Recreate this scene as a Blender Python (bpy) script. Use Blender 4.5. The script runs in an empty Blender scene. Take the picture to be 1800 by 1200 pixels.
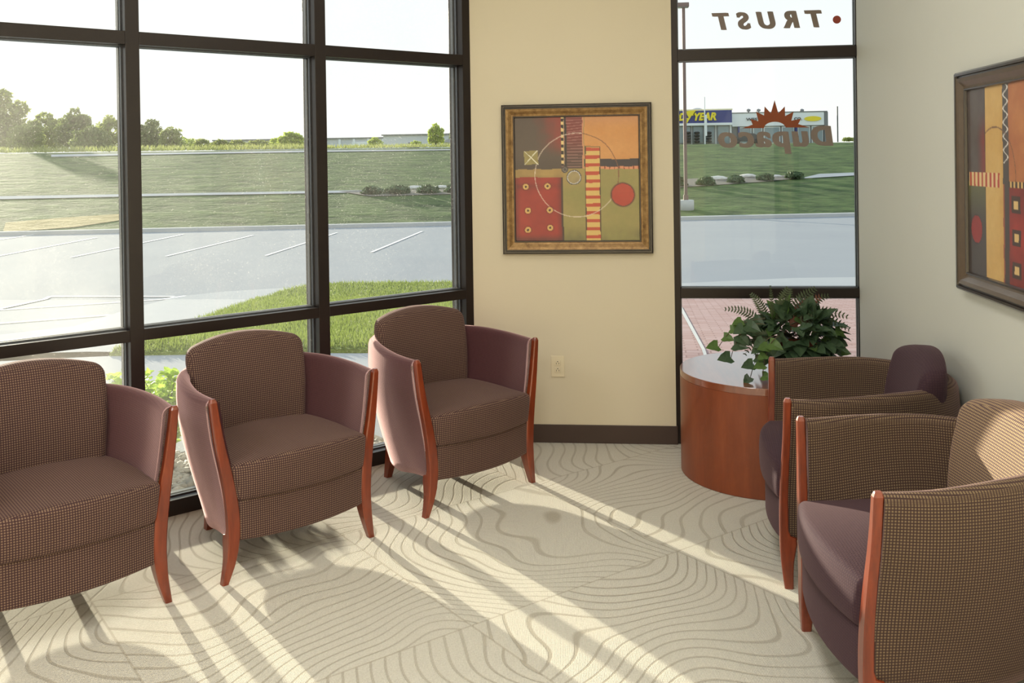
import bpy, bmesh, math, random
from mathutils import Vector, Matrix, noise as mnoise
C = bpy.context.scene.collection
SC = bpy.context.scene

# ------------------------------------------------------------------ camera, world, sun, exposure
FOC, PY, PX = 1673.25, 291.48, 900.0
YAW, PITCH, ROLL, EYE = -.1023, .0068, -.0148, 1.53
def cam_axes():
    cy, sy = math.cos(YAW), math.sin(YAW)
    F = Vector((sy, cy, 0)); R = Vector((cy, -sy, 0)); U = Vector((0, 0, 1))
    cp, sp = math.cos(PITCH), math.sin(PITCH)
    F2 = F*cp - U*sp; U2 = U*cp + F*sp
    cr, sr = math.cos(ROLL), math.sin(ROLL)
    return R*cr + U2*sr, U2*cr - R*sr, F2
AR, AU, AF = cam_axes()
cam_data = bpy.data.cameras.new('camera'); cam = bpy.data.objects.new('camera', cam_data); C.objects.link(cam)
cam.matrix_world = Matrix(((AR.x, AU.x, -AF.x, 0), (AR.y, AU.y, -AF.y, 0), (AR.z, AU.z, -AF.z, EYE), (0, 0, 0, 1)))
cam_data.sensor_width = 36; cam_data.lens = FOC*36/1800
cam_data.shift_y = (PY-600)/1800
cam_data.clip_start = .05; cam_data.clip_end = 2000
SC.camera = cam
CAM = Vector((0, 0, EYE))
def ray(x, y): return AF + AR*((x-PX)/FOC) - AU*((y-PY)/FOC)
def on_y(x, y, Y):
    d = ray(x, y); return CAM + d*(Y/d.y)

SC.view_settings.view_transform = 'Standard'; SC.view_settings.look = 'None'
SC.view_settings.gamma = 1; SC.view_settings.exposure = 0.0
SC.view_settings.use_curve_mapping = False
world = bpy.data.worlds.new('sky'); SC.world = world; world.use_nodes = True
wn = world.node_tree; wn.nodes.clear()
wo = wn.nodes.new('ShaderNodeOutputWorld'); wb = wn.nodes.new('ShaderNodeBackground')
wt = wn.nodes.new('ShaderNodeTexCoord'); ws = wn.nodes.new('ShaderNodeSeparateXYZ'); wr = wn.nodes.new('ShaderNodeValToRGB')
wn.links.new(wt.outputs['Generated'], ws.inputs[0]); wn.links.new(ws.outputs['Z'], wr.inputs[0])
wr.color_ramp.elements[0].color = (1, .985, .95, 1); wr.color_ramp.elements[0].position = 0.0
wr.color_ramp.elements[1].color = (.66, .82, 1, 1); wr.color_ramp.elements[1].position = .8
wn.links.new(wr.outputs[0], wb.inputs[0]); wb.inputs[1].default_value = 1.12
wn.links.new(wb.outputs[0], wo.inputs[0])
SUN_AZ, SUN_EL = math.radians(-49), math.radians(10)     # direction the light travels, height of the sun
sd = bpy.data.lights.new('sun', 'SUN'); sun = bpy.data.objects.new('sun', sd); C.objects.link(sun)
sd.energy = 10.5; sd.color = (1, .88, .70); sd.angle = math.radians(.7)
sv = Vector((math.cos(SUN_AZ)*math.cos(SUN_EL), math.sin(SUN_AZ)*math.cos(SUN_EL), -math.sin(SUN_EL)))
sun.rotation_euler = sv.to_track_quat('-Z', 'Y').to_euler(); sun.location = -sv*60 + Vector((0, 0, 10))
def ceiling_fill(x, y, w, h, p):  # added area light under the ceiling, no fixture seen; fills the room
    l = bpy.data.lights.new('ceiling_fill', 'AREA'); l.shape = 'RECTANGLE'; l.size = w; l.size_y = h; l.energy = p; l.color = (1, .97, .95)
    o = bpy.data.objects.new('ceiling_fill', l); C.objects.link(o); o.location = (x, y, 2.93)
FILL_LIGHTS = [(-.2, 3.4, .6, 1.2, 14), (-.2, 1.0, .6, 1.2, 40), (-2.6, .6, .6, 1.2, 36), (-.2, -1.6, .6, 1.2, 30), (-3.0, -1.6, .6, 1.2, 30)]
for L_ in FILL_LIGHTS: ceiling_fill(*L_)

# ------------------------------------------------------------------ materials
def lin(c):
    return tuple(((v/255)/12.92 if v/255 <= .04045 else ((v/255+.055)/1.055)**2.4) for v in c) + (1,)
class NT:
    def __init__(s, name):
        s.m = bpy.data.materials.new(name); s.m.use_nodes = True; s.t = s.m.node_tree; s.n = s.t.nodes; s.l = s.t.links
        s.b = s.n['Principled BSDF']; s.o = s.n['Material Output']
    def new(s, k, **kw):
        n = s.n.new(k)
        for a, v in kw.items(): setattr(n, a, v)
        return n
    def put(s, inp, v):
        if isinstance(v, bpy.types.NodeSocket): s.l.new(v, inp)
        elif v is not None: inp.default_value = v
    def math(s, op, a, b=None, c=None, clamp=False):
        n = s.new('ShaderNodeMath', operation=op); n.use_clamp = clamp
        s.put(n.inputs[0], a)
        if b is not None: s.put(n.inputs[1], b)
        if c is not None: s.put(n.inputs[2], c)
        return n.outputs[0]
    def mix(s, f, a, b):
        n = s.new('ShaderNodeMix', data_type='RGBA'); s.put(n.inputs[0], f); s.put(n.inputs[6], a); s.put(n.inputs[7], b)
        return n.outputs[2]
    def coord(s, which='Object'):
        return s.new('ShaderNodeTexCoord').outputs[which]
    def noise(s, vec, scale, detail=3, rough=.5, out=0):
        n = s.new('ShaderNodeTexNoise'); s.put(n.inputs['Vector'], vec); n.inputs['Scale'].default_value = scale
        n.inputs['Detail'].default_value = detail; n.inputs['Roughness'].default_value = rough
        return n.outputs[out]
    def mapping(s, vec, loc=(0, 0, 0), rot=(0, 0, 0), scale=(1, 1, 1)):
        n = s.new('ShaderNodeMapping'); s.put(n.inputs[0], vec); n.inputs[1].default_value = loc; n.inputs[2].default_value = rot; n.inputs[3].default_value = scale
        return n.outputs[0]
    def xyz(s, vec):
        n = s.new('ShaderNodeSeparateXYZ'); s.put(n.inputs[0], vec); return n.outputs
    def ramp(s, f, stops):
        n = s.new('ShaderNodeValToRGB'); s.put(n.inputs[0], f); e = n.color_ramp.elements
        while len(e) < len(stops): e.new(.5)
        for i, (p, c) in enumerate(stops): e[i].position = p; e[i].color = c
        return n.outputs[0]
    def bump(s, h, strength=.3, dist=.002):
        n = s.new('ShaderNodeBump'); s.put(n.inputs['Height'], h); n.inputs['Strength'].default_value = strength; n.inputs['Distance'].default_value = dist
        s.l.new(n.outputs[0], s.b.inputs['Normal'])
    def done(s, col=None, rough=.5, metal=0, spec=None, coat=0, sheen=0):
        s.put(s.b.inputs['Base Color'], col); s.put(s.b.inputs['Roughness'], rough); s.b.inputs['Metallic'].default_value = metal
        if spec is not None: s.b.inputs['Specular IOR Level'].default_value = spec
        s.b.inputs['Coat Weight'].default_value = coat; s.b.inputs['Coat Roughness'].default_value = .12
        s.b.inputs['Sheen Weight'].default_value = sheen
        return s.m
def plain(name, rgb, rough=.6, metal=0, var=.06, scale=8, coat=0, spec=None):
    t = NT(name); c = lin(rgb); f = t.noise(t.coord(), scale, 4)
    lo = tuple(v*(1-var) for v in c[:3])+(1,); hi = tuple(min(1, v*(1+var)) for v in c[:3])+(1,)
    return t.done(t.mix(f, lo, hi), rough, metal, spec, coat)

def carpet():
    t = NT('carpet'); P = t.coord()
    Q = t.mapping(P, loc=(0, 0, 0), rot=(0, 0, math.radians(48)))
    x, y, z = t.xyz(Q)
    # knots and whorls, like raked sand, cut at the tile seams
    S = .96; ox, oy = 2.61-.96*3, 2.32
    u = t.math('DIVIDE', t.math('SUBTRACT', x, OX), S); v = t.math('DIVIDE', t.math('SUBTRACT', y, OY), S)
    iu = t.math('FLOOR', u); iv = t.math('FLOOR', v); fu = t.math('FRACT', u); fv = t.math('FRACT', v)
    par = t.math('MODULO', t.math('ABSOLUTE', t.math('ADD', iu, iv)), 2)
    par = t.math('GREATER_THAN', par, .5)
    def sel(a, b): return t.math('ADD', t.math('MULTIPLY', a, t.math('SUBTRACT', 1, par)), t.math('MULTIPLY', b, par))
    a = sel(fu, fv); b = sel(fv, fu)
    cv = t.new('ShaderNodeCombineXYZ'); t.put(cv.inputs[0], t.math('ADD', a, t.math('MULTIPLY', iu, 7.3))); t.put(cv.inputs[1], t.math('ADD', t.math('MULTIPLY', b, .8), t.math('MULTIPLY', iv, 3.1))); t.put(cv.inputs[2], par)
    n1 = t.noise(cv.outputs[0], 1.5, 0.6, .4)
    ph = t.math('ADD', t.math('MULTIPLY', b, 15.0), t.math('MULTIPLY', n1, 17.0))
    wob = t.math('MULTIPLY', t.math('SINE', t.math('ADD', t.math('MULTIPLY', a, 6.0), t.math('MULTIPLY', iu, 2.1))), 1.7)
    ph = t.math('ADD', ph, wob)
    fr = t.math('ABSOLUTE', t.math('SUBTRACT', t.math('FRACT', ph), .5))
    line = t.math('SUBTRACT', 1, t.math('DIVIDE', fr, .115, clamp=True), clamp=True)
    line = t.math('MULTIPLY', line, 1.8, clamp=True)
    # seam between tiles
    eu = t.math('MINIMUM', fu, t.math('SUBTRACT', 1, fu)); ev = t.math('MINIMUM', fv, t.math('SUBTRACT', 1, fv))
    seam = t.math('LESS_THAN', t.math('MINIMUM', eu, ev), .004)
    # corded weave
    w1 = t.math('SINE', t.math('MULTIPLY', t.math('ADD', x, t.math('MULTIPLY', y, .25)), 900.0))
    w2 = t.math('SINE', t.math('MULTIPLY', t.math('SUBTRACT', y, t.math('MULTIPLY', x, .1)), 800.0))
    weave = t.math('MULTIPLY', w1, w2)
    fine = t.noise(P, 150, 3, .75); mid = t.noise(P, 22, 3, .6)
    base = t.mix(fine, lin((178, 174, 161)), lin((242, 239, 229)))
    base = t.mix(t.math('MULTIPLY', mid, .35), base, lin((208, 201, 184)))
    base = t.mix(t.math('MULTIPLY', t.math('ADD', weave, 1), .13), base, lin((165, 158, 142)))
    lm = t.math('ADD', .25, t.math('MULTIPLY', t.noise(P, 2.3, 1), .85), clamp=True)
    line = t.math('MULTIPLY', line, lm)
    col = t.mix(t.math('MULTIPLY', line, .75), base, lin((160, 151, 134)))
    col = t.mix(t.math('MULTIPLY', seam, .5), col, lin((172, 163, 146)))
    h = t.math('SUBTRACT', t.math('ADD', t.math('MULTIPLY', fine, 1.0), t.math('MULTIPLY', weave, .3)), t.math('MULTIPLY', line, 1.1))
    t.bump(h, .75, .004)
    return t.done(col, .95, spec=.1)
def fabric(name, amt, plum=(70, 48, 50), tan=(142, 118, 90), sheen=.25, per=.0082):
    t = NT(name); uv = t.new('ShaderNodeUVMap').outputs[0]; x, y, z = t.xyz(uv)
    def teeth(s, k):
        f = t.math('FRACT', t.math('DIVIDE', s, per)); f = t.math('ABSOLUTE', t.math('SUBTRACT', f, .5))
        return t.math('MULTIPLY', t.math('SUBTRACT', .36, f), 9, clamp=True)
    cell = t.math('MULTIPLY', teeth(x, 0), teeth(y, 1))
    n = t.noise(t.coord(), 160, 2, .7); n2 = t.noise(t.coord(), 5, 2)
    cell2 = t.math('MULTIPLY', cell, t.math('ADD', .75, t.math('MULTIPLY', n, .5)), clamp=True)
    pl = t.mix(n, tuple(v*.75 for v in lin(plum)[:3])+(1,), tuple(v*1.3 for v in lin(plum)[:3])+(1,))
    tn = t.mix(n2, lin(tan), lin((tan[0]-14, tan[1]-10, tan[2]-14)))
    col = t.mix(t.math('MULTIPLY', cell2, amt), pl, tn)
    t.bump(t.math('ADD', t.math('MULTIPLY', cell, .7), t.math('MULTIPLY', n, .8)), .35, .0012)
    m = t.done(col, .85, spec=.2, sheen=sheen)
    t.b.inputs['Sheen Roughness'].default_value = .45; t.b.inputs['Sheen Tint'].default_value = (1, .66, .66, 1)
    return m
def cherry():
    t = NT('cherry_wood'); P = t.mapping(t.coord(), scale=(14, 14, 1.6))
    n = t.noise(P, 2.2, 6, .65)
    col = t.ramp(n, [(.3, lin((96, 38, 18))), (.55, lin((126, 52, 24))), (.75, lin((146, 66, 32)))])
    return t.done(col, .32, coat=.45)
def cherry_table(name, ring=False):
    t = NT(name); P = t.mapping(t.coord(), scale=(5, 5, .7) if not ring else (9, 1.2, 1))
    n = t.noise(P, 2.2, 6, .65)
    col = t.ramp(n, [(.3, lin((112, 52, 22))), (.55, lin((130, 62, 28))), (.75, lin((142, 74, 36)))])
    t.b.inputs['Coat IOR'].default_value = 2.1 if ring else 1.5
    return t.done(col, .4 if ring else .5, coat=1.0 if ring else .25)
def pane_mat(name, dust):
    t = NT(name); tr = t.new('ShaderNodeBsdfTransparent'); tr.inputs[0].default_value = (.96, .985, .975, 1)
    gl = t.new('ShaderNodeBsdfGlossy'); gl.inputs['Roughness'].default_value = .0
    fr = t.new('ShaderNodeFresnel'); fr.inputs[0].default_value = 1.35
    mx = t.new('ShaderNodeMixShader'); t.l.new(t.math('MULTIPLY', fr.outputs[0], .8, clamp=True), mx.inputs[0]); t.l.new(tr.outputs[0], mx.inputs[1]); t.l.new(gl.outputs[0], mx.inputs[2])
    out = mx.outputs[0]
    if dust:
        P = t.coord(); n1 = t.noise(P, 1.3, 3, .6); n2 = t.noise(P, 190, 1, .5)
        spk = t.math('MULTIPLY', t.math('GREATER_THAN', n2, .70), .22)
        d = t.math('ADD', t.math('MULTIPLY', t.math('POWER', n1, 2.0), dust), t.math('MULTIPLY', spk, n1))
        tl = t.new('ShaderNodeBsdfTranslucent'); tl.inputs[0].default_value = (.95, .93, .86, 1)
        m2 = t.new('ShaderNodeMixShader'); t.l.new(d, m2.inputs[0]); t.l.new(out, m2.inputs[1]); t.l.new(tl.outputs[0], m2.inputs[2]); out = m2.outputs[0]
    t.l.new(out, t.o.inputs[0]); return t.m
def grass_mat(name, a, b, scale=3.0, c=None, transl=0):
    t = NT(name); P = t.coord(); n = t.noise(t.mapping(P, scale=(.6, 1, 1)), scale, 4, .7); n = t.math('MULTIPLY_ADD', t.math('SUBTRACT', n, .5), 2.6, .5, clamp=True); n2 = t.noise(t.mapping(P, scale=(.12, .5, 1)), scale, 4, .6)
    col = t.mix(n, lin(a), lin(b))
    col = t.mix(t.math('MULTIPLY', n2, .5), col, lin(c or a))
    t.bump(n, .6, .05)
    return t.done(col, .9, spec=.15)
def leaf_mat(name, a, b, tr=.35, rough=.5, scale=6):
    t = NT(name); n = t.noise(t.coord(), scale, 3, .7)
    col = t.mix(n, lin(a), lin(b)); t.put(t.b.inputs['Base Color'], col); t.b.inputs['Roughness'].default_value = rough
    t.b.inputs['Specular IOR Level'].default_value = .3
    tl = t.new('ShaderNodeBsdfTranslucent'); t.l.new(col, tl.inputs[0])
    mx = t.new('ShaderNodeMixShader'); mx.inputs[0].default_value = tr
    t.l.new(t.b.outputs[0], mx.inputs[1]); t.l.new(tl.outputs[0], mx.inputs[2]); t.l.new(mx.outputs[0], t.o.inputs[0])
    return t.m
def concrete(name, a, b, scale=.6):
    t = NT(name); P = t.coord(); n = t.noise(P, scale, 5, .6); n2 = t.noise(P, 40, 2)
    s = t.noise(t.mapping(P, scale=(.15, 1, 1)), .9, 3)
    col = t.mix(n, lin(a), lin(b)); col = t.mix(t.math('MULTIPLY', n2, .18), col, lin(a)); col = t.mix(t.math('MULTIPLY', s, .3), col, lin(a))
    return t.done(col, .95, spec=.02)
def pavers():
    t = NT('brick_pavers'); P = t.mapping(t.coord(), rot=(0, 0, .05)); b = t.new('ShaderNodeTexBrick'); t.put(b.inputs[0], P)
    b.inputs['Color1'].default_value = lin((156, 124, 118)); b.inputs['Color2'].default_value = lin((176, 150, 146)); b.inputs['Mortar'].default_value = lin((134, 104, 98))
    b.inputs['Scale'].default_value = 2.4; b.inputs['Mortar Size'].default_value = .018; b.inputs['Brick Width'].default_value = .5; b.inputs['Row Height'].default_value = .24
    n = t.noise(P, 2.5, 4)
    col = t.mix(t.math('MULTIPLY', n, .4), b.outputs[0], lin((180, 158, 156)))
    return t.done(col, .9, spec=.1)
def painted(name):
    t = NT(name); a = t.new('ShaderNodeVertexColor'); a.layer_name = 'paint'
    n = t.noise(t.coord(), 60, 3, .6); col = t.mix(t.math('MULTIPLY', n, .16), a.outputs[0], lin((60, 50, 40)))
    return t.done(col, .45, coat=.35)
def gilt():
    t = NT('antique_gilt'); n = t.noise(t.coord(), 30, 5, .7)
    col = t.ramp(n, [(.3, lin((112, 82, 48))), (.55, lin((160, 126, 78))), (.8, lin((190, 156, 104)))])
    return t.done(col, .42, metal=.35)
OX, OY = 0.0, 0.0
# a tile corner lies where the photo shows four carpet tiles meet
_k = math.radians(48); _cx, _cy = .24, 3.73
OX = _cx*math.cos(_k) - _cy*math.sin(_k); OY = _cx*math.sin(_k) + _cy*math.cos(_k)
M = dict(
    carpet=carpet(),
    wall=plain('cream_wall_paint', (217, 207, 182), .75, var=.02, scale=3),
    wall_r=plain('pale_wall_paint', (207, 208, 198), .6, var=.02, scale=3),
    ceiling=plain('ceiling_white', (235, 232, 222), .9),
    base=plain('brown_vinyl_base', (66, 50, 44), .5),
    frame=plain('bronze_aluminium', (38, 29, 25), .38, metal=.25, var=.05),
    gasket=plain('glazing_gasket', (96, 98, 102), .35, metal=.6),
    pane=pane_mat('dusty_glass', .07), pane_d=pane_mat('dustier_glass', .14), pane_c=pane_mat('light_dust_glass', .035), pane2=pane_mat('clear_glass', 0),
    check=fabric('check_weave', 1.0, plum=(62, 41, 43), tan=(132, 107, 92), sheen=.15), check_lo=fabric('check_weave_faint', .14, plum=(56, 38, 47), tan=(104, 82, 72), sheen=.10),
    check_mid=fabric('check_weave_olive', 1.0, plum=(58, 42, 39), tan=(120, 101, 80)),
    check_tan=fabric('check_weave_tan', .95, plum=(80, 62, 62), tan=(182, 156, 116)),  # same weave, lightened to put the sunlight on one cushion into its colour
    plum=fabric('plum_weave', .12, plum=(68, 36, 41), tan=(100, 56, 55), sheen=1.0),
    wood=cherry(), tabletop=cherry_table('cherry_veneer_top', True), tableside=cherry_table('cherry_veneer_side'),
    darkedge=plain('black_edge', (40, 30, 26), .4),
    gilt=gilt(), frameblack=plain('frame_black', (44, 34, 28), .3, coat=.4), paint=painted('painted_canvas'),
    outlet=plain('ivory_plastic', (226, 214, 184), .35, var=.01), slot=plain('slot_dark', (40, 34, 28), .6),
    terracotta=plain('terracotta', (140, 76, 48), .8),
    leaf=leaf_mat('ivy_leaf', (34, 56, 40), (82, 104, 74), .12, .35, 14), leaf2=leaf_mat('light_ivy_leaf', (66, 96, 48), (104, 132, 70), .25, .4, 14),
    fern=leaf_mat('fern_green', (48, 62, 42), (92, 102, 70), .2, .5, 20), rust=leaf_mat('rust_leaf', (92, 54, 44), (120, 76, 58), .15, .5, 18),
    stem=plain('vine_stem', (84, 70, 48), .7),
    lot=concrete('lot_concrete', (150, 152, 156), (166, 168, 170), .35), walk=concrete('walk_concrete', (168, 169, 170), (184, 184, 184), .8),
    curb=concrete('curb_concrete', (186, 185, 182), (204, 202, 198), 1.5), line=plain('white_line_paint', (246, 246, 244), .7),
    pavers=pavers(), hill=grass_mat('hill_grass', (30, 54, 26), (104, 124, 68), 1.3, (76, 92, 54)),
    plateau=grass_mat('dry_grass', (120, 130, 70), (168, 170, 104), 1.0), lawn=grass_mat('lawn_grass', (104, 122, 52), (142, 156, 80), 9, (116, 130, 62)),
    blade=leaf_mat('grass_blade', (106, 124, 56), (146, 160, 84), .5, .6, 3), deadgrass=grass_mat('dead_grass', (150, 134, 84), (180, 160, 106), 2),
    tree=leaf_mat('tree_leaf', (112, 126, 66), (160, 168, 96), .55, .6, .6), tree_y=leaf_mat('young_tree_leaf', (150, 170, 66), (190, 200, 100), .55, .6, .6),
    tree_d=leaf_mat('dark_tree_leaf', (92, 108, 62), (134, 146, 86), .5, .6, .6), bush=leaf_mat('bush_leaf', (150, 184, 60), (200, 220, 110), .55, .5, 12),
    juniper=leaf_mat('juniper_leaf', (70, 92, 70), (110, 128, 90), .2, .7, 3), tallgrass=leaf_mat('uncut_grass', (128, 138, 76), (168, 172, 108), .45, .7, 1), bark=plain('bark', (86, 72, 56), .9),
    rock=plain('river_rock', (150, 142, 130), .8, var=.35, scale=7), rock2=plain('boulder', (210, 202, 192), .85, var=.1, scale=3),
    bed=plain('gravel_bed', (120, 112, 100), .9, var=.3, scale=40), metalwall=plain('warehouse_panel', (204, 208, 214), .7, var=.03, scale=.3),
    white=plain('white_panel', (232, 236, 240), .6, var=.02, scale=.5), blue=plain('sign_blue', (52, 60, 128), .5), yellow=plain('sign_yellow', (236, 214, 40), .5),
    shopglass=plain('shop_glass', (128, 144, 150), .15, var=.25, scale=.3), greytrim=plain('grey_trim', (120, 122, 126), .6), dark=plain('dark_grey', (64, 66, 72), .6),
    roof=plain('shingle_roof', (150, 148, 146), .9), polebrown=plain('bronze_pole', (120, 98, 90), .5), decal=plain('taupe_vinyl', (126, 114, 106), .7), decal_sun=plain('rust_vinyl', (132, 66, 30), .7),
    decal_dot=plain('red_vinyl', (150, 66, 50), .7), cream=plain('cream_post', (236, 226, 190), .6), tyre=plain('tyre_black', (36, 36, 40), .7), lampglass=plain('lamp_lens', (190, 190, 190), .3))

# ------------------------------------------------------------------ helpers
def mesh_obj(name, verts, faces, mats, parent=None, uv=None, smooth=True, midx=None, loc=None):
    me = bpy.data.meshes.new(name); me.from_pydata([tuple(v) for v in verts], [], faces)
    if not isinstance(mats, (list, tuple)): mats = [mats]
    for m in mats: me.materials.append(m)
    if midx: me.polygons.foreach_set('material_index', midx)
    me.polygons.foreach_set('use_smooth', [smooth]*len(me.polygons))
    me.update()
    o = bpy.data.objects.new(name, me); C.objects.link(o)
    if parent: o.parent = parent
    if loc: o.location = loc
    return o
def from_bm(name, bm, mats, parent=None, smooth=False, loc=None):
    me = bpy.data.meshes.new(name); bmesh.ops.recalc_face_normals(bm, faces=bm.faces); bm.to_mesh(me); bm.free()
    if not isinstance(mats, (list, tuple)): mats = [mats]
    for m in mats: me.materials.append(m)
    me.polygons.foreach_set('use_smooth', [smooth]*len(me.polygons))
    o = bpy.data.objects.new(name, me); C.objects.link(o)
    if parent: o.parent = parent
    if loc: o.location = loc
    return o
def box(bm, x0, x1, y0, y1, z0, z1, bev=0, mi=0, mat=None):
    r = bmesh.ops.create_cube(bm, size=1); vs = r['verts']
    for v in vs: v.co = Vector(((x0+x1)/2+v.co.x*(x1-x0), (y0+y1)/2+v.co.y*(y1-y0), (z0+z1)/2+v.co.z*(z1-z0)))
    fs = {f for v in vs for f in v.link_faces}
    if bev:
        es = {e for f in fs for e in f.edges}
        rr = bmesh.ops.bevel(bm, geom=list(es), offset=bev, segments=2, affect='EDGES', profile=.6)
        fs = set(rr['faces']) | {f for f in fs if f.is_valid}; vs = {v for f in fs for v in f.verts}
    for f in fs:
        if f.is_valid: f.material_index = mi
    if mat is not None: bmesh.ops.transform(bm, matrix=mat, verts=list(vs))
    return vs
def prism(bm, pts, z0, z1, mi=0):
    a = [bm.verts.new((p[0], p[1], z0)) for p in pts]; b = [bm.verts.new((p[0], p[1], z1)) for p in pts]; n = len(pts)
    fs = [bm.faces.new(list(reversed(a))), bm.faces.new(b)]
    for i in range(n): fs.append(bm.faces.new((a[i], a[(i+1) % n], b[(i+1) % n], b[i])))
    for f in fs: f.material_index = mi
def tube(pts, radii, seg=8):
    V = []; Fc = []; n = len(pts)
    for i, p in enumerate(pts):
        p = Vector(p); d = (Vector(pts[min(i+1, n-1)])-Vector(pts[max(i-1, 0)])).normalized()
        a = d.cross(Vector((0, 0, 1)) if abs(d.z) < .95 else Vector((1, 0, 0))).normalized(); b = d.cross(a)
        r = radii[i] if isinstance(radii, (list, tuple)) else radii
        for k in range(seg):
            t = 2*math.pi*k/seg; V.append(p + a*math.cos(t)*r + b*math.sin(t)*r)
    for i in range(n-1):
        for k in range(seg):
            Fc.append((i*seg+k, i*seg+(k+1) % seg, (i+1)*seg+(k+1) % seg, (i+1)*seg+k))
    Fc.append(tuple(range(seg-1, -1, -1))); Fc.append(tuple((n-1)*seg+k for k in range(seg)))
    return V, Fc
def merge(parts):
    V = []; Fc = []
    for v, f in parts:
        o = len(V); V += v; Fc += [tuple(i+o for i in q) for q in f]
    return V, Fc
def lathe(prof, seg=48, cx=0, cy=0):
    V = []; Fc = []; n = len(prof)
    for r, z in prof:
        for k in range(seg): t = 2*math.pi*k/seg; V.append((cx+r*math.cos(t), cy+r*math.sin(t), z))
    for i in range(n-1):
        for k in range(seg): Fc.append((i*seg+k, i*seg+(k+1) % seg, (i+1)*seg+(k+1) % seg, (i+1)*seg+k))
    Fc.append(tuple(range(seg-1, -1, -1))); Fc.append(tuple((n-1)*seg+k for k in range(seg)))
    return V, Fc
def empty(name, loc=(0, 0, 0), rz=0, **kw):
    o = bpy.data.objects.new(name, None); C.objects.link(o); o.location = loc; o.rotation_euler = (0, 0, rz); o.empty_display_size = .1
    tag(o, **kw); return o
def tag(o, label=None, cat=None, group=None, kind=None):
    if label: o['label'] = label
    if cat: o['category'] = cat
    if group: o['group'] = group
    if kind: o['kind'] = kind
    return o
def struct(o, label=None): o['kind'] = 'structure'; tag(o, label); return o
def box_uv(o):
    me = o.data; uvl = me.uv_layers.new(name='uv')
    for p in me.polygons:
        n = p.normal; a = [abs(n.x), abs(n.y), abs(n.z)]; k = a.index(max(a))
        for li in p.loop_indices:
            c = me.vertices[me.loops[li].vertex_index].co
            uvl.data[li].uv = (c.y, c.z) if k == 0 else ((c.x, c.z) if k == 1 else (c.x, c.y))
def uv_vals(o, vals):
    me = o.data; uvl = me.uv_layers.new(name='uv')
    for l in me.loops: uvl.data[l.index].uv = vals[l.vertex_index]

# ------------------------------------------------------------------ room shell
XC, YD = -.7459, 5.123                 # inside corner between the window wall and the pier
XP, XR = .334, 1.291                   # pier edge, right wall
Q = math.sqrt(.5); CEIL = 3.0
def LW(s, out, z=0):                   # a point of the window wall: s metres from the corner, out metres outside its inner face
    return Vector((XC - s*Q - out*Q, YD - s*Q + out*Q, z))
bm = bmesh.new(); prism(bm, [(XC-.12, YD+.2), (XR+.15, YD+.2), (XR+.15, -3.1), (-5.9, -3.1), tuple(LW(7.1, .15))[:2]], -.12, 0)
floor = struct(from_bm('floor', bm, M['carpet']), 'beige carpet tiles with carved wavy lines')
bm = bmesh.new(); prism(bm, [(XC-.2, YD+.35), (XR+.3, YD+.35), (XR+.3, -3.3), (-6.1, -3.3), tuple(LW(7.3, .3))[:2]], CEIL, CEIL+.3)
struct(from_bm('ceiling', bm, M['ceiling']))
bm = bmesh.new(); prism(bm, [(XC, YD), (XP, YD), (XP, YD+.16), (XC-.09, YD+.16), tuple(LW(0, .15))[:2]], -.12, CEIL)
struct(from_bm('wall_back', bm, M['wall']), 'cream painted pier between the two windows')
bm = bmesh.new(); prism(bm, [(XC-.02, YD+.161), (XP-.02, YD+.161), (XP-.02, YD+1.3), (XC+.02, YD+1.3)], -.12, CEIL+.6)  # added unseen mass outdoors; stops sun coming through the narrow window
struct(from_bm('sun_blocker', bm, M['curb']), 'added block outside, shading the narrow window from the sun')
bm = bmesh.new(); prism(bm, [(XR, YD+.012), (XR+.2, YD+.012), (XR+.2, -3), (XR, -3)], -.12, CEIL); struct(from_bm('wall_right', bm, M['wall_r']), 'pale wall behind the two right chairs')
bm = bmesh.new(); prism(bm, [(XR+.2, -3), (-5.9, -3), (-5.9, -3.2), (XR+.2, -3.2)], -.12, CEIL); struct(from_bm('wall_front', bm, M['wall']))
e = LW(7.0, 0)
bm = bmesh.new(); prism(bm, [(e.x, e.y), (e.x, -3), (e.x-.2, -3), (e.x-.2, e.y)], -.12, CEIL); struct(from_bm('wall_left', bm, M['wall']))
# vinyl base at the foot of the pier, wrapping its free edge, and the right wall's base
bm = bmesh.new(); box(bm, XC+.012, XP+.008, YD-.008, YD, 0, .098, .003); box(bm, XP, XP+.008, YD-.004, YD+.05, 0, .098, .002)
struct(from_bm('baseboard_back', bm, M['base']), 'dark brown vinyl base along the pier')
bm = bmesh.new(); box(bm, XR-.008, XR, -3, YD-.03, 0, .098, .003); struct(from_bm('baseboard_right', bm, M['base']))

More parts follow.
